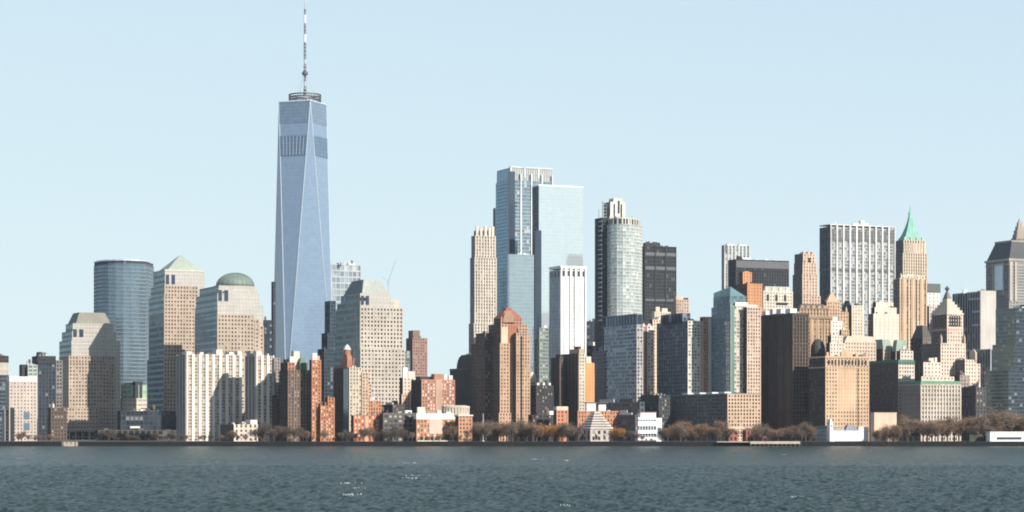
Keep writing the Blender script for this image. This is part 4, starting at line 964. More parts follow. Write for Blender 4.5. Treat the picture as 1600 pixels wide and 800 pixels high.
t = thing('office_tower', 'white block with a black top storey between the ribbed stone tower and pyramid-topped tower', 'office tower', 1459, 2620)
P, z = vol(t, 1446, 1449, 1468, 457, St((.62, .58, .54), GDARK, 6, 4, .75, .7), s_dark); slab(t, 'black_cap', inset(P, -.8), z, Z(443, 2620), LOUVM)
P, z = vol(t, 1449, 1452, 1464, 478, St((.56, .50, .45), GDARK, 3, 3.6, .6, .5), s_dark, dy=-8)
t = thing('stone_tower', 'small cream tower with a dark hipped left wing, before the broad white-piered tower', 'office tower', 1333, 2380)
P, z = vol(t, 1329, 1331, 1348, 477, St((.58, .50, .41), GDARK, 3.4, 3.5, .66, .6), s_dark, clut=1)
P, z = vol(t, 1316, 1329, 1331, 478, St((.12, .12, .13), GDARK, 3.2, 3.5, .55, .5), St((.12, .12, .13), GDARK, 3.2, 3.5, .55, .5), dy=4, D=26)
frustum(t, 'hipped_roof', P, z, Z(469, 2380), .5, wallm((.09, .10, .11)))
Y = 2400; t = thing('stone_tower', 'creamy white stepped windowless tower before the broad white-piered tower', 'office tower', 1381, Y)
sws = St((.62, .54, .46), GDARK, 5, 3.6, .84, .8)
P, z = vol(t, 1357, 1365, 1404, 490, sws, St((.2, .17, .16), GDARK, 3, 3.6, .6, .5)); P, z = vol(t, 1362, 1367, 1400, 480, sws, s_dark, dy=3); P, z = vol(t, 1366, 1369, 1395, 472, sws, s_dark, dy=6, clut=1)

# ------------------------------------------------------------------ right cluster: blocks on the water
Y = 2120; t = thing('office_block', 'big dark brown office block with arcaded upper floors and white roof units', 'office building', 1225, Y)
sdk = St((.10, .076, .06), GBLACK, 3.4, 3.5, .45, .35, .9, .35)
P, z = vol(t, 1187, 1239, 1262, 489, sdk, sdk, D=140)
cornice(t, P, z, 2, wallm((.07, .062, .06)), 1.2); cornice(t, P, Z(536, Y), 1.2, wallm((.10, .085, .075)), .9); cornice(t, P, Z(640, Y), 1.2, wallm((.10, .085, .075)), .9)
piers(t, P, 'L', 14, Z(534, Y), z-4, 1.6, wallm((.09, .075, .065)), 1.3)
piers(t, P, 'L', 14, G0, Z(537, Y), 1.2, wallm((.11, .085, .065)), 1.2)
for b0, b1, h in ((.1, .25, 4.5), (.38, .52, 5), (.62, .72, 5.5), (.84, .95, 4.2)): slab(t, 'white_roof_unit', sub(P, .05, .5, b0, b1), z-.3, z+h, WHITEM)
Y = 2260; t = thing('stone_building', 'ornate tan stone block with heavy cornice behind the dark brown office block', 'office building', 1270, Y)
stn = St((.37, .255, .165), GDARK, 3.4, 3.6, .55, .4, .8)
P, z = vol(t, 1240, 1248, 1297, 494, stn, sdk)
cornice(t, P, z, 2.2, wallm((.26, .185, .13)), 1.8); cornice(t, P, Z(507, Y), 1, wallm((.38, .27, .18)), 1.0)
P2, z2 = vol(t, 1244, 1250, 1294, 481, stn, sdk, dy=4); cornice(t, P2, z2, 1.2, wallm((.2, .15, .12)), .9)
frustum(t, 'hipped_roof', P2, z2, Z(474, Y), .7, wallm((.12, .09, .08)))
for k in range(5): slab(t, 'parapet_gable', sub(P2, .03+k*.2, .14+k*.2, -.02, .08), z2-.2, z2+2.8, wallm((.38, .27, .18)))
piers(t, P, 'R', 5, G0, z-2, 1.8, wallm((.40, .28, .19)), 1.2)
Y = 2310; t = thing('gabled_building', 'tan gabled stone block with pinnacles and a white wall below its gable', 'stone building', 1304, Y)
stg = St((.47, .33, .22), GDARK, 3.2, 3.5, .6, .5)
P, z = vol(t, 1284, 1288, 1325, 487, stg, s_dark)
P2, z2 = vol(t, 1289, 1292, 1312, 471, stg, s_dark, dy=-2); frustum(t, 'stone_gable', inset(P2, .3), z2, Z(457, Y), .12, wallm((.46, .33, .22)))
for a in (.02, .62, .9): q = sub(P, a, a+.08, .02, .12); slab(t, 'pinnacle', q, z-.2, z+3, wallm((.46, .33, .22))); frustum(t, 'pinnacle_cap', q, z+3, z+6, .1, wallm((.40, .3, .2)))
P3, z3 = vol(t, 1296, 1299, 1315, 501, St((.68, .63, .57), GDARK, 4, 3.6, .7, .66), s_dark, dy=-8)
slab(t, 'white_bulkhead', sub(P3, .1, .6, 0, .4), z3-.3, z3+4, WHITEM)
vol(t, 1312, 1315, 1326, 515, stg, s_dark, dy=-6, clut=1)

Y = 2085; t = thing('stone_building', 'sandy orange stone block with arched attic windows behind the white clock tower pier', 'office building', 1320, Y)
s17 = St((.53, .375, .25), GDARK, 3.1, 3.5, .58, .55); s17d = St((.075, .062, .052), GDARK, 3.1, 3.5, .55, .5)  # s17d: sandy stone darkened to carry the left side's shade
P, z = vol(t, 1265, 1290, 1357, 557, s17, s17d, D=90)
face_patch(t, 'pink_bay', P, 'R', .28, .70, Z(640, Y), Z(577, Y), wallm((.52, .30, .20)), .30, .5)
sx_ = MB()
hw = ((P[1]-P[0]).length)
for k in range(9):
    for j in range(14):
        pass
face_patch(t, 'shaft', P, 'R', .735, .755, G0, z-1, wallm((.13, .08, .05)), .75, 1)
cornice(t, P, z+.4, 1.6, wallm((.52, .37, .25)), .9); cornice(t, P, Z(573, Y), 1.0, wallm((.50, .35, .23)), .8)
for k in range(12): face_patch(t, 'attic_window', P, 'R', .05+k*.078, .085+k*.078, Z(570, Y), Z(562, Y), GBLACK, .85, 1.1)
for a0, a1, h in ((.02, .07, 4), (.36, .62, 3), (.93, .98, 4), (.70, .76, 3)): slab(t, 'parapet_block', sub(P, a0, a1, -.01, .06), z, z+h, wallm((.52, .36, .24)))
Pg = sub(P, .36, .62, 0, .06); frustum(t, 'parapet_gable', Pg, z+3, z+6.5, .3, wallm((.5, .35, .23)))
Y = 2170; t = thing('domed_building', 'dark rounded roof house and white stepped tower behind sandy orange block', 'stone building', 1288, Y)
P, z = vol(t, 1267, 1288, 1297, 552, s17d, s17d, D=70)
m = MB(); c = bil(P, .3, .35); m.lathe(X(1280, Y), c.y, [(7, z-.5), (7, z+4), (6.2, z+8), (4.4, z+11.5), (2, z+13.3), (.1, z+14)], 18); m.build('dome', wallm((.06, .06, .065)), t)
swt = St((.62, .55, .47), GDARK, 3.2, 3.5, .66, .6)
vol(t, 1295, 1297, 1319, 536, swt, s_dark, dy=-8); vol(t, 1297, 1299, 1316, 524, swt, s_dark, dy=-5, clut=1)
t = thing('stone_building', 'cream roofed low block right behind the sandy orange block, dark hoods on its roof', 'stone building', 1340, 2230)
P, z = vol(t, 1316, 1320, 1368, 534, St((.52, .42, .33), GDARK, 3.2, 3.5, .6, .55), s_dark)
frustum(t, 'hipped_roof', inset(P, -.5), z, Z(525, 2230), .8, wallm((.5, .42, .34)))
for a in (.1, .45, .8): slab(t, 'roof_hood', sub(P, a, a+.14, .05, .4), z, z+4.5, wallm((.10, .10, .11)))

Y = 2120; t = thing('office_block', 'dark grey office block with green roof edge and white lit right end', 'office building', 1395, Y)
sdg = St((.12, .115, .115), GDARK, 2.7, 3.4, .42, .42, .7, .3)
P, z = vol(t, 1356, 1404, 1428, 566, St((.56, .50, .43), GDARK, 3, 3.4, .5, .5), sdg, D=130)
cornice(t, P, z, 1.6, wallm((.07, .13, .10)), .7)
slab(t, 'green_roof_edge', inset(P, -.4), z, Z(562, Y), wallm((.09, .18, .13)))
P2, z2 = vol(t, 1404, 1407, 1426, 548, St((.58, .52, .45), GDARK, 3.4, 3.5, .6, .55), s_dark, dy=6, clut=1)
t = thing('mansard_building', 'stone block with pale green mansard roofs lit by sun, above the dark grey office block', 'stone building', 1392, 2260)
P, z = vol(t, 1352, 1380, 1395, 545, St((.46, .37, .28), GDARK, 3.2, 3.5, .6, .5), s_dark, D=70)
frustum(t, 'mansard_roof', P, z, Z(530, 2260), .75, wallm((.24, .29, .24)))
P, z = vol(t, 1393, 1400, 1419, 549, St((.50, .41, .32), GDARK, 3.2, 3.5, .6, .5), s_dark, dy=-10)
frustum(t, 'mansard_roof', P, z, Z(531, 2250), .72, wallm((.26, .33, .27)))
for k in range(3): face_patch(t, 'dormer', P, 'R', .1+k*.3, .25+k*.3, z-.2, z+3.2, wallm((.5, .42, .34)), -.3, 1.2)

Y = 2088; t = thing('stone_building', 'grey stone block of dark window columns with patinated roof edge behind bare trees', 'office building', 1455, Y)
sch = St((.30, .275, .25), GDARK, 3.3, 4.0, .52, .42, .9, .4)  # sch: the same stone, left side's shade put into its colour
P, z = vol(t, 1408, 1439, 1500, 600, St((.50, .44, .37), GDARK, 3.3, 4.0, .52, .42, .9, .4), sch, D=100)
cornice(t, P, z, 1.4, wallm((.42, .40, .34)), .9)
slab(t, 'patina_roof_edge', inset(P, -.3), z, Z(595, Y), wallm((.14, .27, .19)))
P2, z2 = vol(t, 1439, 1443, 1470, 566, St((.58, .51, .43), GDARK, 4, 3.6, .66, .6), s_dark, dy=10, clut=2)
P3, z3 = vol(t, 1436, 1440, 1490, 588, St((.56, .49, .41), GDARK, 4, 3.6, .66, .6), s_dark, dy=5)

Y = 2265; t = thing('pyramid_topped_tower', 'tan tower with colonnade and stepped stone pyramid carrying an urn', 'skyscraper', 1480, Y)
s26 = St((.62, .50, .41), GDARK, 3.2, 3.6, .6, .5); s26d = St((.17, .15, .14), GDARK, 3.2, 3.6, .6, .5)  # s26d: tan stone with shade put into the left walls
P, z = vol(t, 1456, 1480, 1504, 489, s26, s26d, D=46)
for k in range(5): face_patch(t, 'loggia_opening', P, 'R', .13+k*.155, .22+k*.155, Z(510, Y), Z(493, Y), GBLACK, .8, 1)
for k in range(4): face_patch(t, 'loggia_opening', P, 'L', .14+k*.2, .27+k*.2, Z(510, Y), Z(493, Y), GBLACK, .8, 1)
cornice(t, P, z, 1.4, wallm((.62, .5, .42)), .9); cornice(t, P, Z(514, Y), 1.2, wallm((.52, .36, .29)), .8)
n = 5
for k in range(n):
    f = 1-.68*k/(n-1); q = shift(P, f*.98)
    slab(t, 'pyramid_step', q, z+(Z(466, Y)-z)*k/n, z+(Z(466, Y)-z)*(k+1)/n+.02*k, wallm((.60, .48, .40)))
c = sum(P, Vector())/4
frustum(t, 'pyramid_cap', shift(P, .30), Z(466, Y), Z(455, Y), .35, wallm((.20, .18, .17)))
m = MB(); zb_ = Z(456, Y); m.lathe(c.x, c.y, [(1.2, zb_), (1.0, zb_+2), (2.2, zb_+3.4), (2.3, zb_+4.6), (1.0, zb_+5.6), (.3, zb_+7)], 12); m.build('urn', wallm((.10, .10, .10)), t)
P, z = vol(t, 1440, 1470, 1508, 536, s26, s26d, dy=-6, D=80)
for a in (.0, .95): q = sub(P, a, a+.05, -.02, .06); slab(t, 'pinnacle', q, z, z+5, wallm((.5, .4, .32))); frustum(t, 'pinnacle_cap', q, z+5, z+9, .1, wallm((.5, .4, .32)))
P, z = vol(t, 1436, 1508, 1525, 562, s26, s26d, dy=-14, D=130)
q = sub(P, .85, 1.0, -.02, .1); slab(t, 'pinnacle', q, z, z+7, wallm((.5, .4, .32))); frustum(t, 'pinnacle_cap', q, z+7, z+11, .1, wallm((.5, .4, .32)))
t = thing('stone_building', 'dark brown hipped block with small windows left of the pyramid-topped tower', 'office building', 1440, 2440)
P, z = vol(t, 1424, 1442, 1456, 528, St((.20, .155, .125), GDARK, 3.2, 3.5, .6, .5), s_dark, D=60)
frustum(t, 'hipped_roof', P, z, Z(508, 2440), .45, wallm((.09, .085, .085))); m = MB(); q = bil(P, .7, .3); m.lathe(q.x, q.y, [(2, z), (2, z+11), (.1, z+13.5)], 10); m.build('red_tank', wallm((.35, .09, .06)), t)

Y = 2560; t = thing('office_tower', 'navy glass tower with thin white mullions and blank pale stone end wall', 'office tower', 1522, Y)
s57 = St((.42, .44, .46), GNAVY, 4.6, 3.9, .14, .0, .8, .3)
P, z = vol(t, 1489, 1532, 1533, 455, s57, s57, D=120)
P2, z2 = vol(t, 1530.5, 1532.5, 1555.5, 454, St((.46, .43, .40), GDARK, 8, 4.2, .995, .97, .4, .39), s57, dy=-1)
for k, (b0, b1, ya, yb) in enumerate(((.02, .28, 509, 506), (.02, .28, 488, 485), (.02, .4, 468, 465))): face_patch(t, 'floor_band', P, 'L', b0, b1, Z(ya, Y), Z(yb, Y), wallm((.42, .44, .46)), 1, 1.1)
m = MB(); q = bil(P, .1, .3); m.box(X(1512, Y), X(1519, Y), q.y+10, q.y+14, z-1, z+4); m.build('roof_unit', wallm((.6, .62, .62)), t)
P, z = vol(t, 1500, 1548, 1552, 545, s57, s57, Y=2480, D=120)

Y = 2720; t = thing('mansard_tower', 'big grey stone tower with dark slate mansard crown and tall recessed glass bay', 'skyscraper', 1578, Y)
s60 = St((.30, .28, .26), glassm((.15, .19, .21), .4, .12, .1), 4.0, 3.9, .42, .45, .7, .5)
P, z = vol(t, 1541, 1577, 1640, 404, s60, St((.22, .22, .22), GDARK, 4, 3.9, .5, .4), D=100)
cornice(t, P, z, 2.4, wallm((.36, .34, .31)), 1.6); cornice(t, P, Z(412, Y), 1.2, wallm((.34, .32, .3)), 1)
frustum(t, 'mansard_roof', inset(P, .4), z, Z(376, Y), .72, wallm((.05, .055, .06), .6))
c = sum(P, Vector())/4; Pt = [c+(p-c)*.735 for p in P]; slab(t, 'roof_rim', Pt, Z(377, Y), Z(374, Y), wallm((.28, .27, .26)))
face_patch(t, 'glass_bay', P, 'L', .25, .62, Z(452, Y), Z(411, Y), glassm((.22, .32, .38), .7, .1, .0), .9, 1.1)
for b in (.18, .64): face_patch(t, 'column', P, 'L', b, b+.06, Z(460, Y), Z(409, Y), wallm((.34, .32, .3)), 1.6, 1.8)
for a in (.0, .12): face_patch(t, 'column', P, 'R', a, a+.05, Z(470, Y), Z(409, Y), wallm((.42, .39, .35)), 1.6, 1.8)
face_patch(t, 'banded_bay', P, 'R', .2, .8, Z(478, Y), Z(412, Y), wallm((.36, .34, .31)), .6, .8)
for k in range(14): face_patch(t, 'band', P, 'R', .2, .8, Z(478-4.6*k, Y), Z(475.6-4.6*k, Y), wallm((.16, .17, .18)), .8, 1)
Y = 3100; t = thing('spired_tower', 'stone pinnacle of a tower rising behind the slate mansard crown', 'skyscraper', 1592, Y)
P = fp(1580, 1588, 1606, Y); prism(t, P, G0, Z(372, Y), St((.32, .27, .23), GDARK, 3.4, 3.6, .5, .4), St((.16, .15, .14), GDARK, 3.4, 3.6, .5, .4))
c = sum(P, Vector())/4
for k, (f, y0, y1) in enumerate(((.86, 372, 366), (.70, 366, 359), (.52, 359, 353), (.34, 353, 347))): slab(t, 'crown_step', shift(P, f), Z(y0, Y)-.3, Z(y1, Y), wallm((.33, .28, .24)))
frustum(t, 'lantern', shift(P, .24), Z(347, Y)-.2, Z(341, Y), .3, wallm((.3, .27, .25))); m = MB(); m.rod((c.x, c.y, Z(342, Y)), (c.x, c.y, Z(332, Y)), .5, .12, 5); m.build('spire', STEELM, t)

Y = 2340; t = thing('office_block', 'dark teal glass office block with pale floor bands, at the right edge', 'office building', 1568, Y)
s59 = St((.24, .285, .29), glassm((.06, .10, .105), .5, .10, .10, (.2, .25, .25)), 3.4, 3.8, .03, .30, .2, .45)
s59r = St((.06, .075, .085), GNAVY, 3.4, 3.8, .06, .3, .2, .4)
P, z = vol(t, 1556, 1588, 1660, 481, s59r, s59, D=120, clut=3)
P, z = vol(t, 1537, 1576, 1650, 578, s59r, s59, dy=-30, D=120)
P, z = vol(t, 1551, 1586, 1655, 537, s59r, s59, dy=-12, D=120)
t = thing('stone_building', 'dark stepped block with beige lit bay between grey stone block and teal office block', 'office building', 1518, 2215)
P, z = vol(t, 1492, 1525, 1540, 605, St((.08, .075, .075), GDARK, 3.2, 3.6, .5, .45), St((.075, .075, .08), GDARK, 3.2, 3.6, .5, .45), D=100, clut=3)
P, z = vol(t, 1495, 1514, 1531, 568, St((.52, .44, .36), GDARK, 3.4, 3.6, .6, .55), s_dark, dy=40, D=60, clut=2)
P, z = vol(t, 1486, 1500, 1514, 586, St((.30, .24, .2), GDARK, 3.4, 3.6, .6, .55), s_dark, dy=25, D=60, clut=2)

# ------------------------------------------------------------------ small buildings on the waterfront
Y = 2062; t = thing('pyramid_museum', 'low stone museum with a stepped louvred pyramid roof among bare trees', 'museum', 931, Y)
cx, cy = X(932, Y), Y+16; hexa = lambda r: [Vector((cx+r*math.cos(math.pi/3*j+.18), cy+r*math.sin(math.pi/3*j+.18), 0)) for j in range(6)]
prism(t, hexa(15.2), G0, Z(671, Y), St((.52, .46, .40), GDARK, 5, 7, .55, .4, .4, .3))
zb_, zt = Z(671, Y), Z(643, Y)
for k in range(7):
    r0 = 16.2-1.95*k; h = (zt-zb_)/7; zz = zb_+h*k
    slab(t, 'roof_step', hexa(r0-.9), zz, zz+h+.02, wallm((.09, .09, .09)))
    m = MB(); m.rings([at(hexa(r0), zz+h*.25), at(hexa(r0-.55), zz+h*.92)]); m.build('roof_louvre', wallm((.55, .50, .44)), t)
for j in range(12):
    a = math.pi/6*j; m = MB(); q = Vector((cx+13.6*math.cos(a), cy+13.6*math.sin(a), 0)); m.lathe(q.x, q.y, [(1.1, G0+2), (1.1, G0+6), (.8, G0+7), (.1, G0+7.6)], 8); m.build('arched_window', GBLACK, t)
t = thing('brick_building', 'low orange brick hall with white roof boxes behind the pyramid-roofed museum', 'school', 935, 2105)
P, z = vol(t, 899, 903, 966, 642, St((.46, .22, .13), GDARK, 3, 3.5, .55, .5), s_dark)
slab(t, 'white_roof_box', sub(P, .22, .45, .1, .6), z-.3, Z(630, 2105), WHITEM); slab(t, 'white_roof_box', sub(P, .52, .70, .1, .5), z-.3, Z(632, 2105), WHITEM)
slab(t, 'roof_rim', sub(P, .2, .75, .05, .65), Z(630, 2105), Z(628.5, 2105), wallm((.12, .1, .1)))
cornice(t, P, z, .8, wallm((.4, .22, .16)), .4)
t = thing('brick_building', 'little orange brick tower block with cream top rising over bare trees', 'brick building', 878, 2058)
P, z = vol(t, 867, 870, 887, 641, St((.48, .21, .12), GDARK, 3.2, 3.4, .6, .5), s_dark); slab(t, 'cream_top', inset(P, -.3), z, Z(635, 2058), wallm((.6, .53, .42)))
Y = 2046; t = thing('pavilion', 'bright white terraced pavilion of three white bands and dark glass', 'pavilion', 1012, Y)
wm = wallm((.76, .75, .73))
P = fp(994, 997, 1026, Y); zs = [G0, Z(684, Y), Z(677, Y), Z(668, Y), Z(661, Y), Z(651, Y), Z(645, Y)]
slab(t, 'glass_storey', inset(P, 1.5), G0, Z(652, Y), GBLUE)
for ya, yb in ((688, 683), (677.5, 672), (666, 658), (655.5, 652)): slab(t, 'white_band', P if ya > 670 else inset(P, .5), Z(ya, Y), Z(yb, Y), wm)
for k in range(6): face_patch(t, 'mullion', inset(P, 1.5), 'R', .03+k*.18, .06+k*.18, G0, Z(653, Y), wm, .3, .6)
P2 = fp(998, 1001, 1025, Y+3); slab(t, 'upper_storey', P2, Z(652, Y), Z(645, Y), wm); slab(t, 'roof_rim', inset(P2, -.4), Z(645, Y), Z(644, Y), wallm((.5, .35, .32)))
P3 = fp(1024, 1025.5, 1034, Y+8); slab(t, 'side_wing', P3, G0, Z(653, Y), wm); face_patch(t, 'wing_window', P3, 'R', .2, .9, Z(678, Y), Z(668, Y), GBLUE, .1, .4)
t = thing('low_building', 'long low dark blue-grey glass hall between museum and white pavilion', 'hall', 955, 2090)
vol(t, 940, 993, 998, 648, St((.10, .11, .13), GDARK, 5, 5, .3, .4), St((.12, .13, .15), GNAVY, 5, 5, .3, .5), D=130, clut=2)
t = thing('gatehouse', 'low red brick gate pavilion with dark openings among bare trees', 'pavilion', 1155, 2036)
P, z = vol(t, 1136, 1139, 1152, 672, St((.30, .11, .09), GBLACK, 4, 6, .45, .4)); 
P, z = vol(t, 1164, 1166, 1172, 672, St((.30, .11, .09), GBLACK, 4, 6, .6, .4), dy=1); slab(t, 'link_roof', sub(fp(1150, 1152, 1167, 2038), 0, 1, 0, .5), Z(678, 2036), Z(676, 2036), wallm((.2, .1, .09)))
P, z = vol(t, 1176, 1178, 1198, 682, St((.28, .12, .10), GBLACK, 5, 4, .3, .4), dy=-4)

Y = 2024; t = thing('pier_house', 'white pier house with clock tower, arcaded sea front and grey roofs', 'pier building', 1318, Y)
sp_ = St((.46, .50, .49), GDARK, 3.0, 3.6, .45, .4, .35, .3)
P, z = vol(t, 1273, 1297, 1300, 671, St((.62, .64, .62), GDARK, 3, 3.6, .45, .4), sp_, D=60)
frustum(t, 'roof', inset(P, -.4), z, Z(665, Y), .7, wallm((.16, .20, .19)))
Pt = fp(1295, 1296.8, 1302, Y-2, D=5); slab(t, 'clock_tower', Pt, G0, Z(661, Y), wallm((.72, .71, .68))); frustum(t, 'tower_roof', inset(Pt, -.3), Z(661, Y), Z(653, Y), .08, wallm((.40, .46, .44)))
face_patch(t, 'clock_face', Pt, 'R', .25, .75, Z(667, Y), Z(664, Y), wallm((.2, .2, .2)), .1, .2)
Pw = fp(1300, 1302, 1357, Y+1, D=16); slab(t, 'shed_wall', Pw, G0, Z(674, Y), wallm((.76, .75, .73)))
slab(t, 'eaves', inset(Pw, -.4), Z(674, Y), Z(673, Y), wallm((.7, .7, .68)))
frustum(t, 'grey_roof', sub(Pw, .35, .72, .05, .95), Z(673, Y), Z(664, Y), .55, wallm((.22, .235, .26)))
frustum(t, 'roof', sub(Pw, .02, .35, .1, .9), Z(673, Y), Z(668.5, Y), .6, wallm((.28, .25, .22)))
slab(t, 'end_block', sub(Pw, .72, 1.0, -.02, .9), G0, Z(667, Y), wallm((.76, .75, .73)))
for k in range(11): face_patch(t, 'sea_arch', Pw, 'R', .05+k*.085, .09+k*.085, G0-.2, Z(689, Y), GBLACK, .3, .5)
for k in range(4): face_patch(t, 'dormer', Pw, 'R', .05+k*.08, .09+k*.08, Z(673.5, Y), Z(669.5, Y), wallm((.6, .58, .55)), -1.5, 2)
Y = 2030; t = thing('vent_building', 'plain peach box building standing among bare trees right of the pier house', 'utility building', 1383, Y)
P = fp(1363, 1366, 1401, Y, D=22); slab(t, 'wall', P, G0, Z(646, Y), wallm((.58, .43, .33))); slab(t, 'parapet', inset(P, -.25), Z(646, Y), Z(644.5, Y), wallm((.6, .47, .37)))
face_patch(t, 'door', P, 'R', .4, .52, G0, Z(684, Y), wallm((.3, .2, .15)), .05, .2)
Y = 2020; t = thing('ferry_shed', 'long low white ferry shed with a dark window band, at the right edge', 'pier building', 1575, Y)
P = fp(1545, 1547, 1615, Y+2, D=18); slab(t, 'wall', P, G0-.3, Z(675, Y), wallm((.74, .73, .71))); face_patch(t, 'window_band', P, 'R', .15, .72, Z(687, Y), Z(683, Y), GDARK, .12, .3)
slab(t, 'eaves', inset(P, -.5), Z(675.4, Y), Z(674.4, Y), wallm((.7, .69, .67)))
t = thing('low_building', 'dark green hedge-like shed left of the white ferry shed', 'shed', 1530, 2026)
P = fp(1512, 1515, 1545, 2030, D=12); slab(t, 'wall', P, G0, Z(681, 2028), wallm((.05, .055, .045))); slab(t, 'roof', inset(P, -.5), Z(681, 2028), Z(679.8, 2028), wallm((.08, .085, .08)))
t = thing('ferry_landing', 'sandy stone landing stepping down to the water below the flat-roofed setback tower', 'landing', 108, 2008)
m = MB(); m.box(X(98, 2008), X(119, 2008), 2004, 2016.4, -1, G0-.2); m.build('upper_deck', wallm((.42, .36, .29)), t)
m = MB(); m.box(X(102, 2004), X(116, 2004), 1998, 2004.2, -1, 1.6); m.build('lower_deck', wallm((.42, .37, .30)), t)
for k in range(4):
    m = MB(); xx = X(99+k*6.4, 2004); m.rod((xx, 2003.5, -1), (xx, 2003.5, 4.6), .3, seg=6); m.build('pile', wallm((.2, .16, .12)), t)
t = thing('promenade_deck', 'pale sunlit stone quay deck in front of bare trees right of the gate pavilion', 'quay', 1200, 2010)
m = MB(); m.box(X(1172, 2010), X(1250, 2010), 2008, 2016.5, 2.0, G0+.25); m.build('deck', wallm((.50, .43, .34)), t)
for k in range(12):
    xx = X(1173+k*6.9, 2008); m = MB(); m.box(xx, xx+.7, 2008.2, 2009, -.8, 2.1); m.build('pile', wallm((.14, .11, .09)), t)
m = MB(); m.box(X(1120, 2012), X(1172, 2012), 2012, 2016.4, G0-.6, G0+.2); m.build('step', wallm((.42, .36, .3)), t)

# ------------------------------------------------------------------ bare winter trees
def twigm(c):
    m, t, b = nodes('twigs'); b.inputs['Base Color'].default_value = (*c, 1); b.inputs['Roughness'].default_value = .9; b.inputs['Specular IOR Level'].default_value = .1
    return m
BARK = wallm((.12, .095, .075))
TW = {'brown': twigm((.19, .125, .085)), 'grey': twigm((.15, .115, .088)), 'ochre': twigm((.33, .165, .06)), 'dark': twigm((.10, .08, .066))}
def tree_meshes(seed, h=14.0, wd=6.0):
    """trunk with limbs, and a crown of several hundred thin twigs standing on the limbs"""
    r = random.Random(seed); tr, cr = MB(), MB()
    th = h*r.uniform(.2, .28)
    tr.rod((0, 0, -.3), (r.uniform(-.2, .2), r.uniform(-.2, .2), th), .38, .27, 6)
    tips = []
    for i in range(8):
        a = i*2.4+r.uniform(-.4, .4); up = r.uniform(.45, .98); rad = wd*r.uniform(.45, .95)*math.sqrt(max(.1, 1.15-up*up))
        p0 = Vector((0, 0, th*r.uniform(.75, 1.0))); p2 = Vector((rad*math.cos(a), rad*math.sin(a), th+(h-th)*up*.86))
        p1 = p0.lerp(p2, .5)+Vector((0, 0, r.uniform(-.3, 1)))
        tr.rod(p0, p1, .2, .13, 5); tr.rod(p1, p2, .13, .06, 4); tips += [p1, p2, p1.lerp(p2, .5), p1.lerp(p2, .8)]
    for p in tips:
        for k in range(34):
            d = Vector((r.gauss(0, 1), r.gauss(0, 1), r.gauss(.45, .8))).normalized(); L_ = r.uniform(1.0, 3.2)
            s_ = p+Vector((r.gauss(0, .8), r.gauss(0, .8), r.gauss(0, .8))); e_ = s_+d*L_
            if e_.z > h*1.03: continue
            sd = d.cross(Vector((r.gauss(0, 1), r.gauss(0, 1), r.gauss(0, 1)))).normalized()*r.uniform(.05, .11)
            cr.poly([s_-sd, s_+sd, e_])
            mdp = s_.lerp(e_, .5); d2 = (d+Vector((r.gauss(0, .7), r.gauss(0, .7), r.gauss(0, .6)))).normalized()*L_*.6
            cr.poly([mdp-sd*.7, mdp+sd*.7, mdp+d2])
    return tr, cr
PROTO = {}
for vi in range(5):
    a, b = tree_meshes(40+vi, 14, 6.4 if vi % 2 else 5.6)
    for c in TW:
        ot = a.build('trunk', BARK); oc = b.build('crown', TW[c]); PROTO[(vi, c)] = (ot.data, oc.data)
        bpy.data.objects.remove(ot); bpy.data.objects.remove(oc)
tn = [0]
def tree(px, Y, ytop, col, label, group, sx=1.0):
    r = random.Random(tn[0]*7+1); tn[0] += 1
    h = Z(ytop, Y)-G0; t = thing('bare_tree', label, 'tree', px, Y, group)
    s_ = h/14.0; t.rotation_euler = (0, 0, r.uniform(0, 6.28)); t.scale = (s_*sx, s_*sx, s_)
    md = PROTO[(r.randrange(5), col)]
    for nm, d in zip(('trunk', 'crown'), md):
        o = bpy.data.objects.new(nm, d); COL.objects.link(o); o.parent = t
def row(x0, x1, step, ya, yb, cols, label, group, Y0=2026, Y1=2050, sx=1.1):
    r = random.Random(int(x0)); x = x0; spots = []
    while x < x1:
        if r.random() < .12: x += step*.8
        spots.append((x+r.uniform(-2, 2), r.uniform(Y0, Y1), r.uniform(ya-2, yb+3), r.choice(cols), sx*r.uniform(.9, 1.15))); x += step*r.uniform(.8, 1.2)
    spots.sort(); hi = min(range(1, len(spots)-1), key=lambda k: spots[k][2])
    ORD = 'first second third fourth fifth sixth seventh eighth ninth tenth eleventh twelfth thirteenth fourteenth fifteenth sixteenth seventeenth eighteenth nineteenth twentieth'.split()
    for k, (px, Y, yt, c, w_) in enumerate(spots):
        if k == 0: l = 'leftmost '+label
        elif k == len(spots)-1: l = 'rightmost '+label
        elif k == hi: yt -= 3; l = 'tallest '+label
        else: l = ORD[k]+' from left, '+label
        tree(px, Y, yt, c, l, group, w_)
row(30, 98, 6.5, 677, 682, ['brown'], 'low bare brown tree before the beige block with white parapet', 'trees before the beige block', 2022, 2040, 1.5)
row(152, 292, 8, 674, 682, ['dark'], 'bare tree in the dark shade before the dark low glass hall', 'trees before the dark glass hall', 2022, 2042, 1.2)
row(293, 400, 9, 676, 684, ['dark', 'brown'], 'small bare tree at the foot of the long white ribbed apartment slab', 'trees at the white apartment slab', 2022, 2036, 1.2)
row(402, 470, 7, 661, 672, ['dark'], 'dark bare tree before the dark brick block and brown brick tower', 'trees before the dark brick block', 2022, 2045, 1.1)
row(472, 600, 8, 670, 680, ['brown', 'dark'], 'bare tree along the quay before the orange and red brick buildings', 'trees before the orange brick buildings', 2022, 2036, 1.1)
row(602, 650, 7, 664, 676, ['brown', 'dark'], 'bare tree before the long grey brown waterfront block', 'trees before the grey brown block', 2022, 2036, 1.1)
row(660, 738, 11, 668, 678, ['brown'], 'small bare tree before the low red brick building with oval pavilion', 'trees before the oval pavilion', 2022, 2031, 1.0)
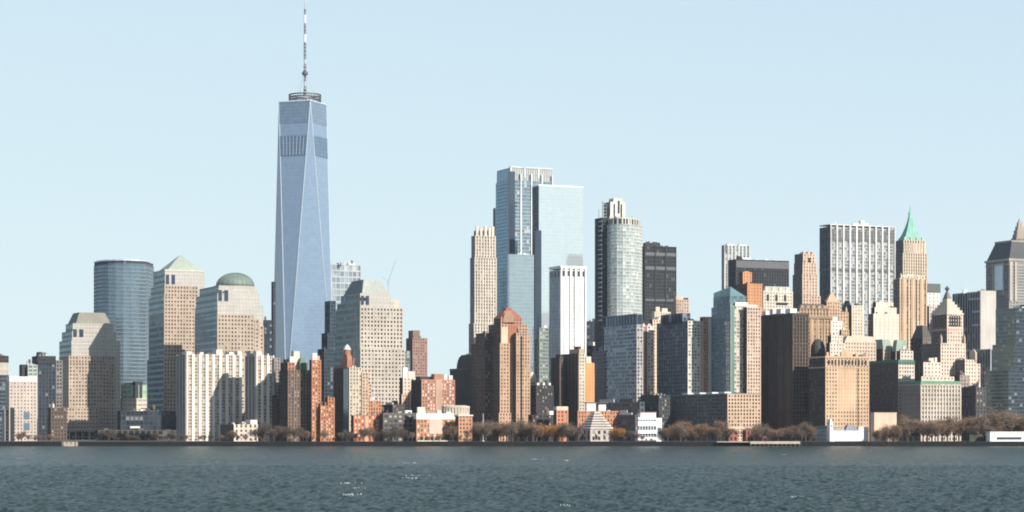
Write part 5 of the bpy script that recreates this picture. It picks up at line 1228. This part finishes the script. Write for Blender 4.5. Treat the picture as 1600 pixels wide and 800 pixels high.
row(742, 790, 4.6, 657, 665, ['grey', 'brown', 'grey'], 'bare grey brown tree before the dark slate mansard building', 'grove before the slate mansard building', 2024, 2062, 1.1)
row(791, 838, 4.8, 657, 665, ['grey', 'brown', 'grey'], 'bare grey brown tree at the foot of the cream and red tower', 'grove before the cream and red tower', 2024, 2062, 1.1)
for x, y, l in ((846, 664, 'leftmost ochre twigged willow near the little orange brick tower'), (851, 660, 'tall ochre twigged willow, second from left near the little orange brick tower'),
                (857, 663, 'ochre twigged willow, third from left near the little orange brick tower'), (863, 662, 'ochre twigged willow just left of the little orange brick tower'), (871, 664, 'rightmost ochre twigged willow, at the foot of the little orange brick tower')):
    tree(x, 2030+(x*7) % 11, y, 'ochre', l, 'willows by the little orange tower', 1.05)
for x, y, l in ((958, 669, 'small ochre twigged willow touching the pyramid-roofed museum'), (964, 666, 'ochre twigged willow, middle one right of the museum'), (970, 668, 'ochre twigged willow farthest right of the museum')):
    tree(x, 2034+(x*7) % 11, y, 'ochre', l, 'willows right of the museum', 1.05)
row(876, 906, 5, 662, 668, ['grey'], 'bare grey tree just left of the pyramid-roofed museum', 'trees left of the museum', 2026, 2048, 1.1)
row(975, 1034, 9, 676, 684, ['dark', 'brown'], 'low bare tree before the bright white terraced pavilion', 'trees before the white pavilion', 2022, 2030, 1.2)
row(1036, 1086, 4.6, 660, 669, ['brown', 'brown', 'grey'], 'bare brown tree between white pavilion and the grey podium', 'grove right of the white pavilion', 2024, 2060, 1.15)
row(1088, 1140, 4.6, 660, 669, ['brown', 'brown', 'grey'], 'bare brown tree between grey podium and the red gate pavilion', 'grove before the grey brick podium', 2024, 2060, 1.15)
row(1176, 1230, 4.8, 662, 671, ['brown', 'brown', 'grey'], 'bare brown tree behind the pale sunlit quay deck', 'grove before the dark brown office block', 2024, 2060, 1.15)
row(1233, 1272, 4.8, 662, 671, ['brown', 'brown', 'grey'], 'bare brown tree just left of the white pier house', 'trees left of the pier house', 2024, 2060, 1.15)
row(1368, 1404, 6, 662, 672, ['brown'], 'bare brown tree before the plain peach box building', 'trees before the peach box', 2021, 2027, 1.0)
row(1404, 1448, 5, 651, 664, ['brown', 'brown', 'grey'], 'bare brown tree right of the plain peach box building', 'trees right of the peach box', 2024, 2062, 1.1)
row(1450, 1500, 5, 651, 664, ['brown', 'brown', 'grey'], 'bare brown tree before the grey stone block', 'grove before the grey stone block', 2024, 2062, 1.1)
row(1502, 1545, 5, 648, 662, ['brown', 'brown', 'grey'], 'bare brown tree behind the dark green shed', 'grove behind the green shed', 2034, 2066, 1.1)
row(1552, 1606, 5, 640, 656, ['brown', 'brown', 'grey'], 'bare brown tree behind the long low white ferry shed', 'trees behind the white ferry shed', 2044, 2070, 1.0)

# ------------------------------------------------------------------ foam
def foam():
    r = random.Random(12); m = MB()
    for px, py, wd in ((545, 756, 26), (545, 774, 30), (652, 744, 28), (640, 748, 18), (890, 791, 26), (838, 718, 14), (645, 724, 16), (1225, 711, 6), (1360, 706, 5), (1240, 778, 26), (885, 720, 12), (560, 764, 14)):
        d = F*CAMH/(py-HOR); s_ = d/F; sk = r.uniform(-.5, .9)
        for k in range(13):
            e = r.gauss(0, wd*.30*s_); x = X(px, d)+e; y = d+e*sk+r.gauss(0, 1.2); a = r.uniform(.1, .45)*wd*.07*s_+.08; b = r.uniform(.2, .8)
            n_ = 7; ring = [(x+a*math.cos(6.283*j/n_)*r.uniform(.4, 1.3), y+b*math.sin(6.283*j/n_)*r.uniform(.4, 1.3)) for j in range(n_)]
            zc = .30+r.uniform(-.1, .08)
            m.rings([[(u, v, zc-.25) for u, v in ring], [(x+(u-x)*.6, y+(v-y)*.6, zc+r.uniform(.0, .10)) for u, v in ring]])
    o = m.build('sea_foam', wallm((.33, .37, .37)), None, 'stuff'); tag(o, 'white foam on breaking wavelets', 'foam')
foam()

# ------------------------------------------------------------------ steam from two roofs
def steam(px, py, Y, pts, label):
    r = random.Random(int(px)); bm = bmesh.new()
    for dx, dz, rad in pts:
        for k in range(3):
            g_ = bmesh.ops.create_icosphere(bm, subdivisions=2, radius=1.0)
            rr = rad*r.uniform(.7, 1.1); c = Vector((X(px, Y)+dx+r.gauss(0, rad*.3), Y+r.gauss(0, rad*.3), Z(py, Y)+dz+r.gauss(0, rad*.25)))
            for v in g_['verts']: v.co = Vector((v.co.x*rr, v.co.y*rr, v.co.z*rr*.8))*(1+.25*noise.noise(v.co*1.7+c))+c
    me = bpy.data.meshes.new('steam'); bm.to_mesh(me); bm.free()
    mt = bpy.data.materials.new('steam'); mt.use_nodes = True; t_ = mt.node_tree; t_.nodes.remove(t_.nodes['Principled BSDF'])
    pv = t_.nodes.new('ShaderNodeVolumePrincipled'); pv.inputs['Color'].default_value = (.95, .95, .95, 1); pv.inputs['Density'].default_value = .018
    t_.links.new(pv.outputs[0], t_.nodes['Material Output'].inputs['Volume']); me.materials.append(mt)
    o = bpy.data.objects.new('steam', me); COL.objects.link(o); tag(o, label, 'steam', None, 'stuff')
steam(836, 289, 2660, ((0, 0, 3), (5, 4, 4.5), (11, 7, 6), (18, 12, 5), (24, 15, 3.5)), 'faint white steam drifting off the roof of the pale mirror glass skyscraper')
steam(540, 412, 2940, ((0, 0, 3), (3, 6, 4.5), (6, 13, 5), (11, 19, 4)), 'faint white steam above the hazy pale grid tower')
# ------------------------------------------------------------------ air
m = MB(); m.box(-4800, 4800, -700, 8000, -8, 560)
hz = m.build('haze', [], None, 'stuff') if False else None
me = bpy.data.meshes.new('haze'); me.from_pydata(m.v, [], m.f); hm = bpy.data.materials.new('haze'); hm.use_nodes = True
t_ = hm.node_tree; t_.nodes.remove(t_.nodes['Principled BSDF']); pv = t_.nodes.new('ShaderNodeVolumePrincipled')
pv.inputs['Color'].default_value = (.80, .90, 1.0, 1); pv.inputs['Density'].default_value = .000016; pv.inputs['Anisotropy'].default_value = .1
t_.links.new(pv.outputs[0], t_.nodes['Material Output'].inputs['Volume'])
me.materials.append(hm); hz = bpy.data.objects.new('haze', me); COL.objects.link(hz); hz['kind'] = 'stuff'
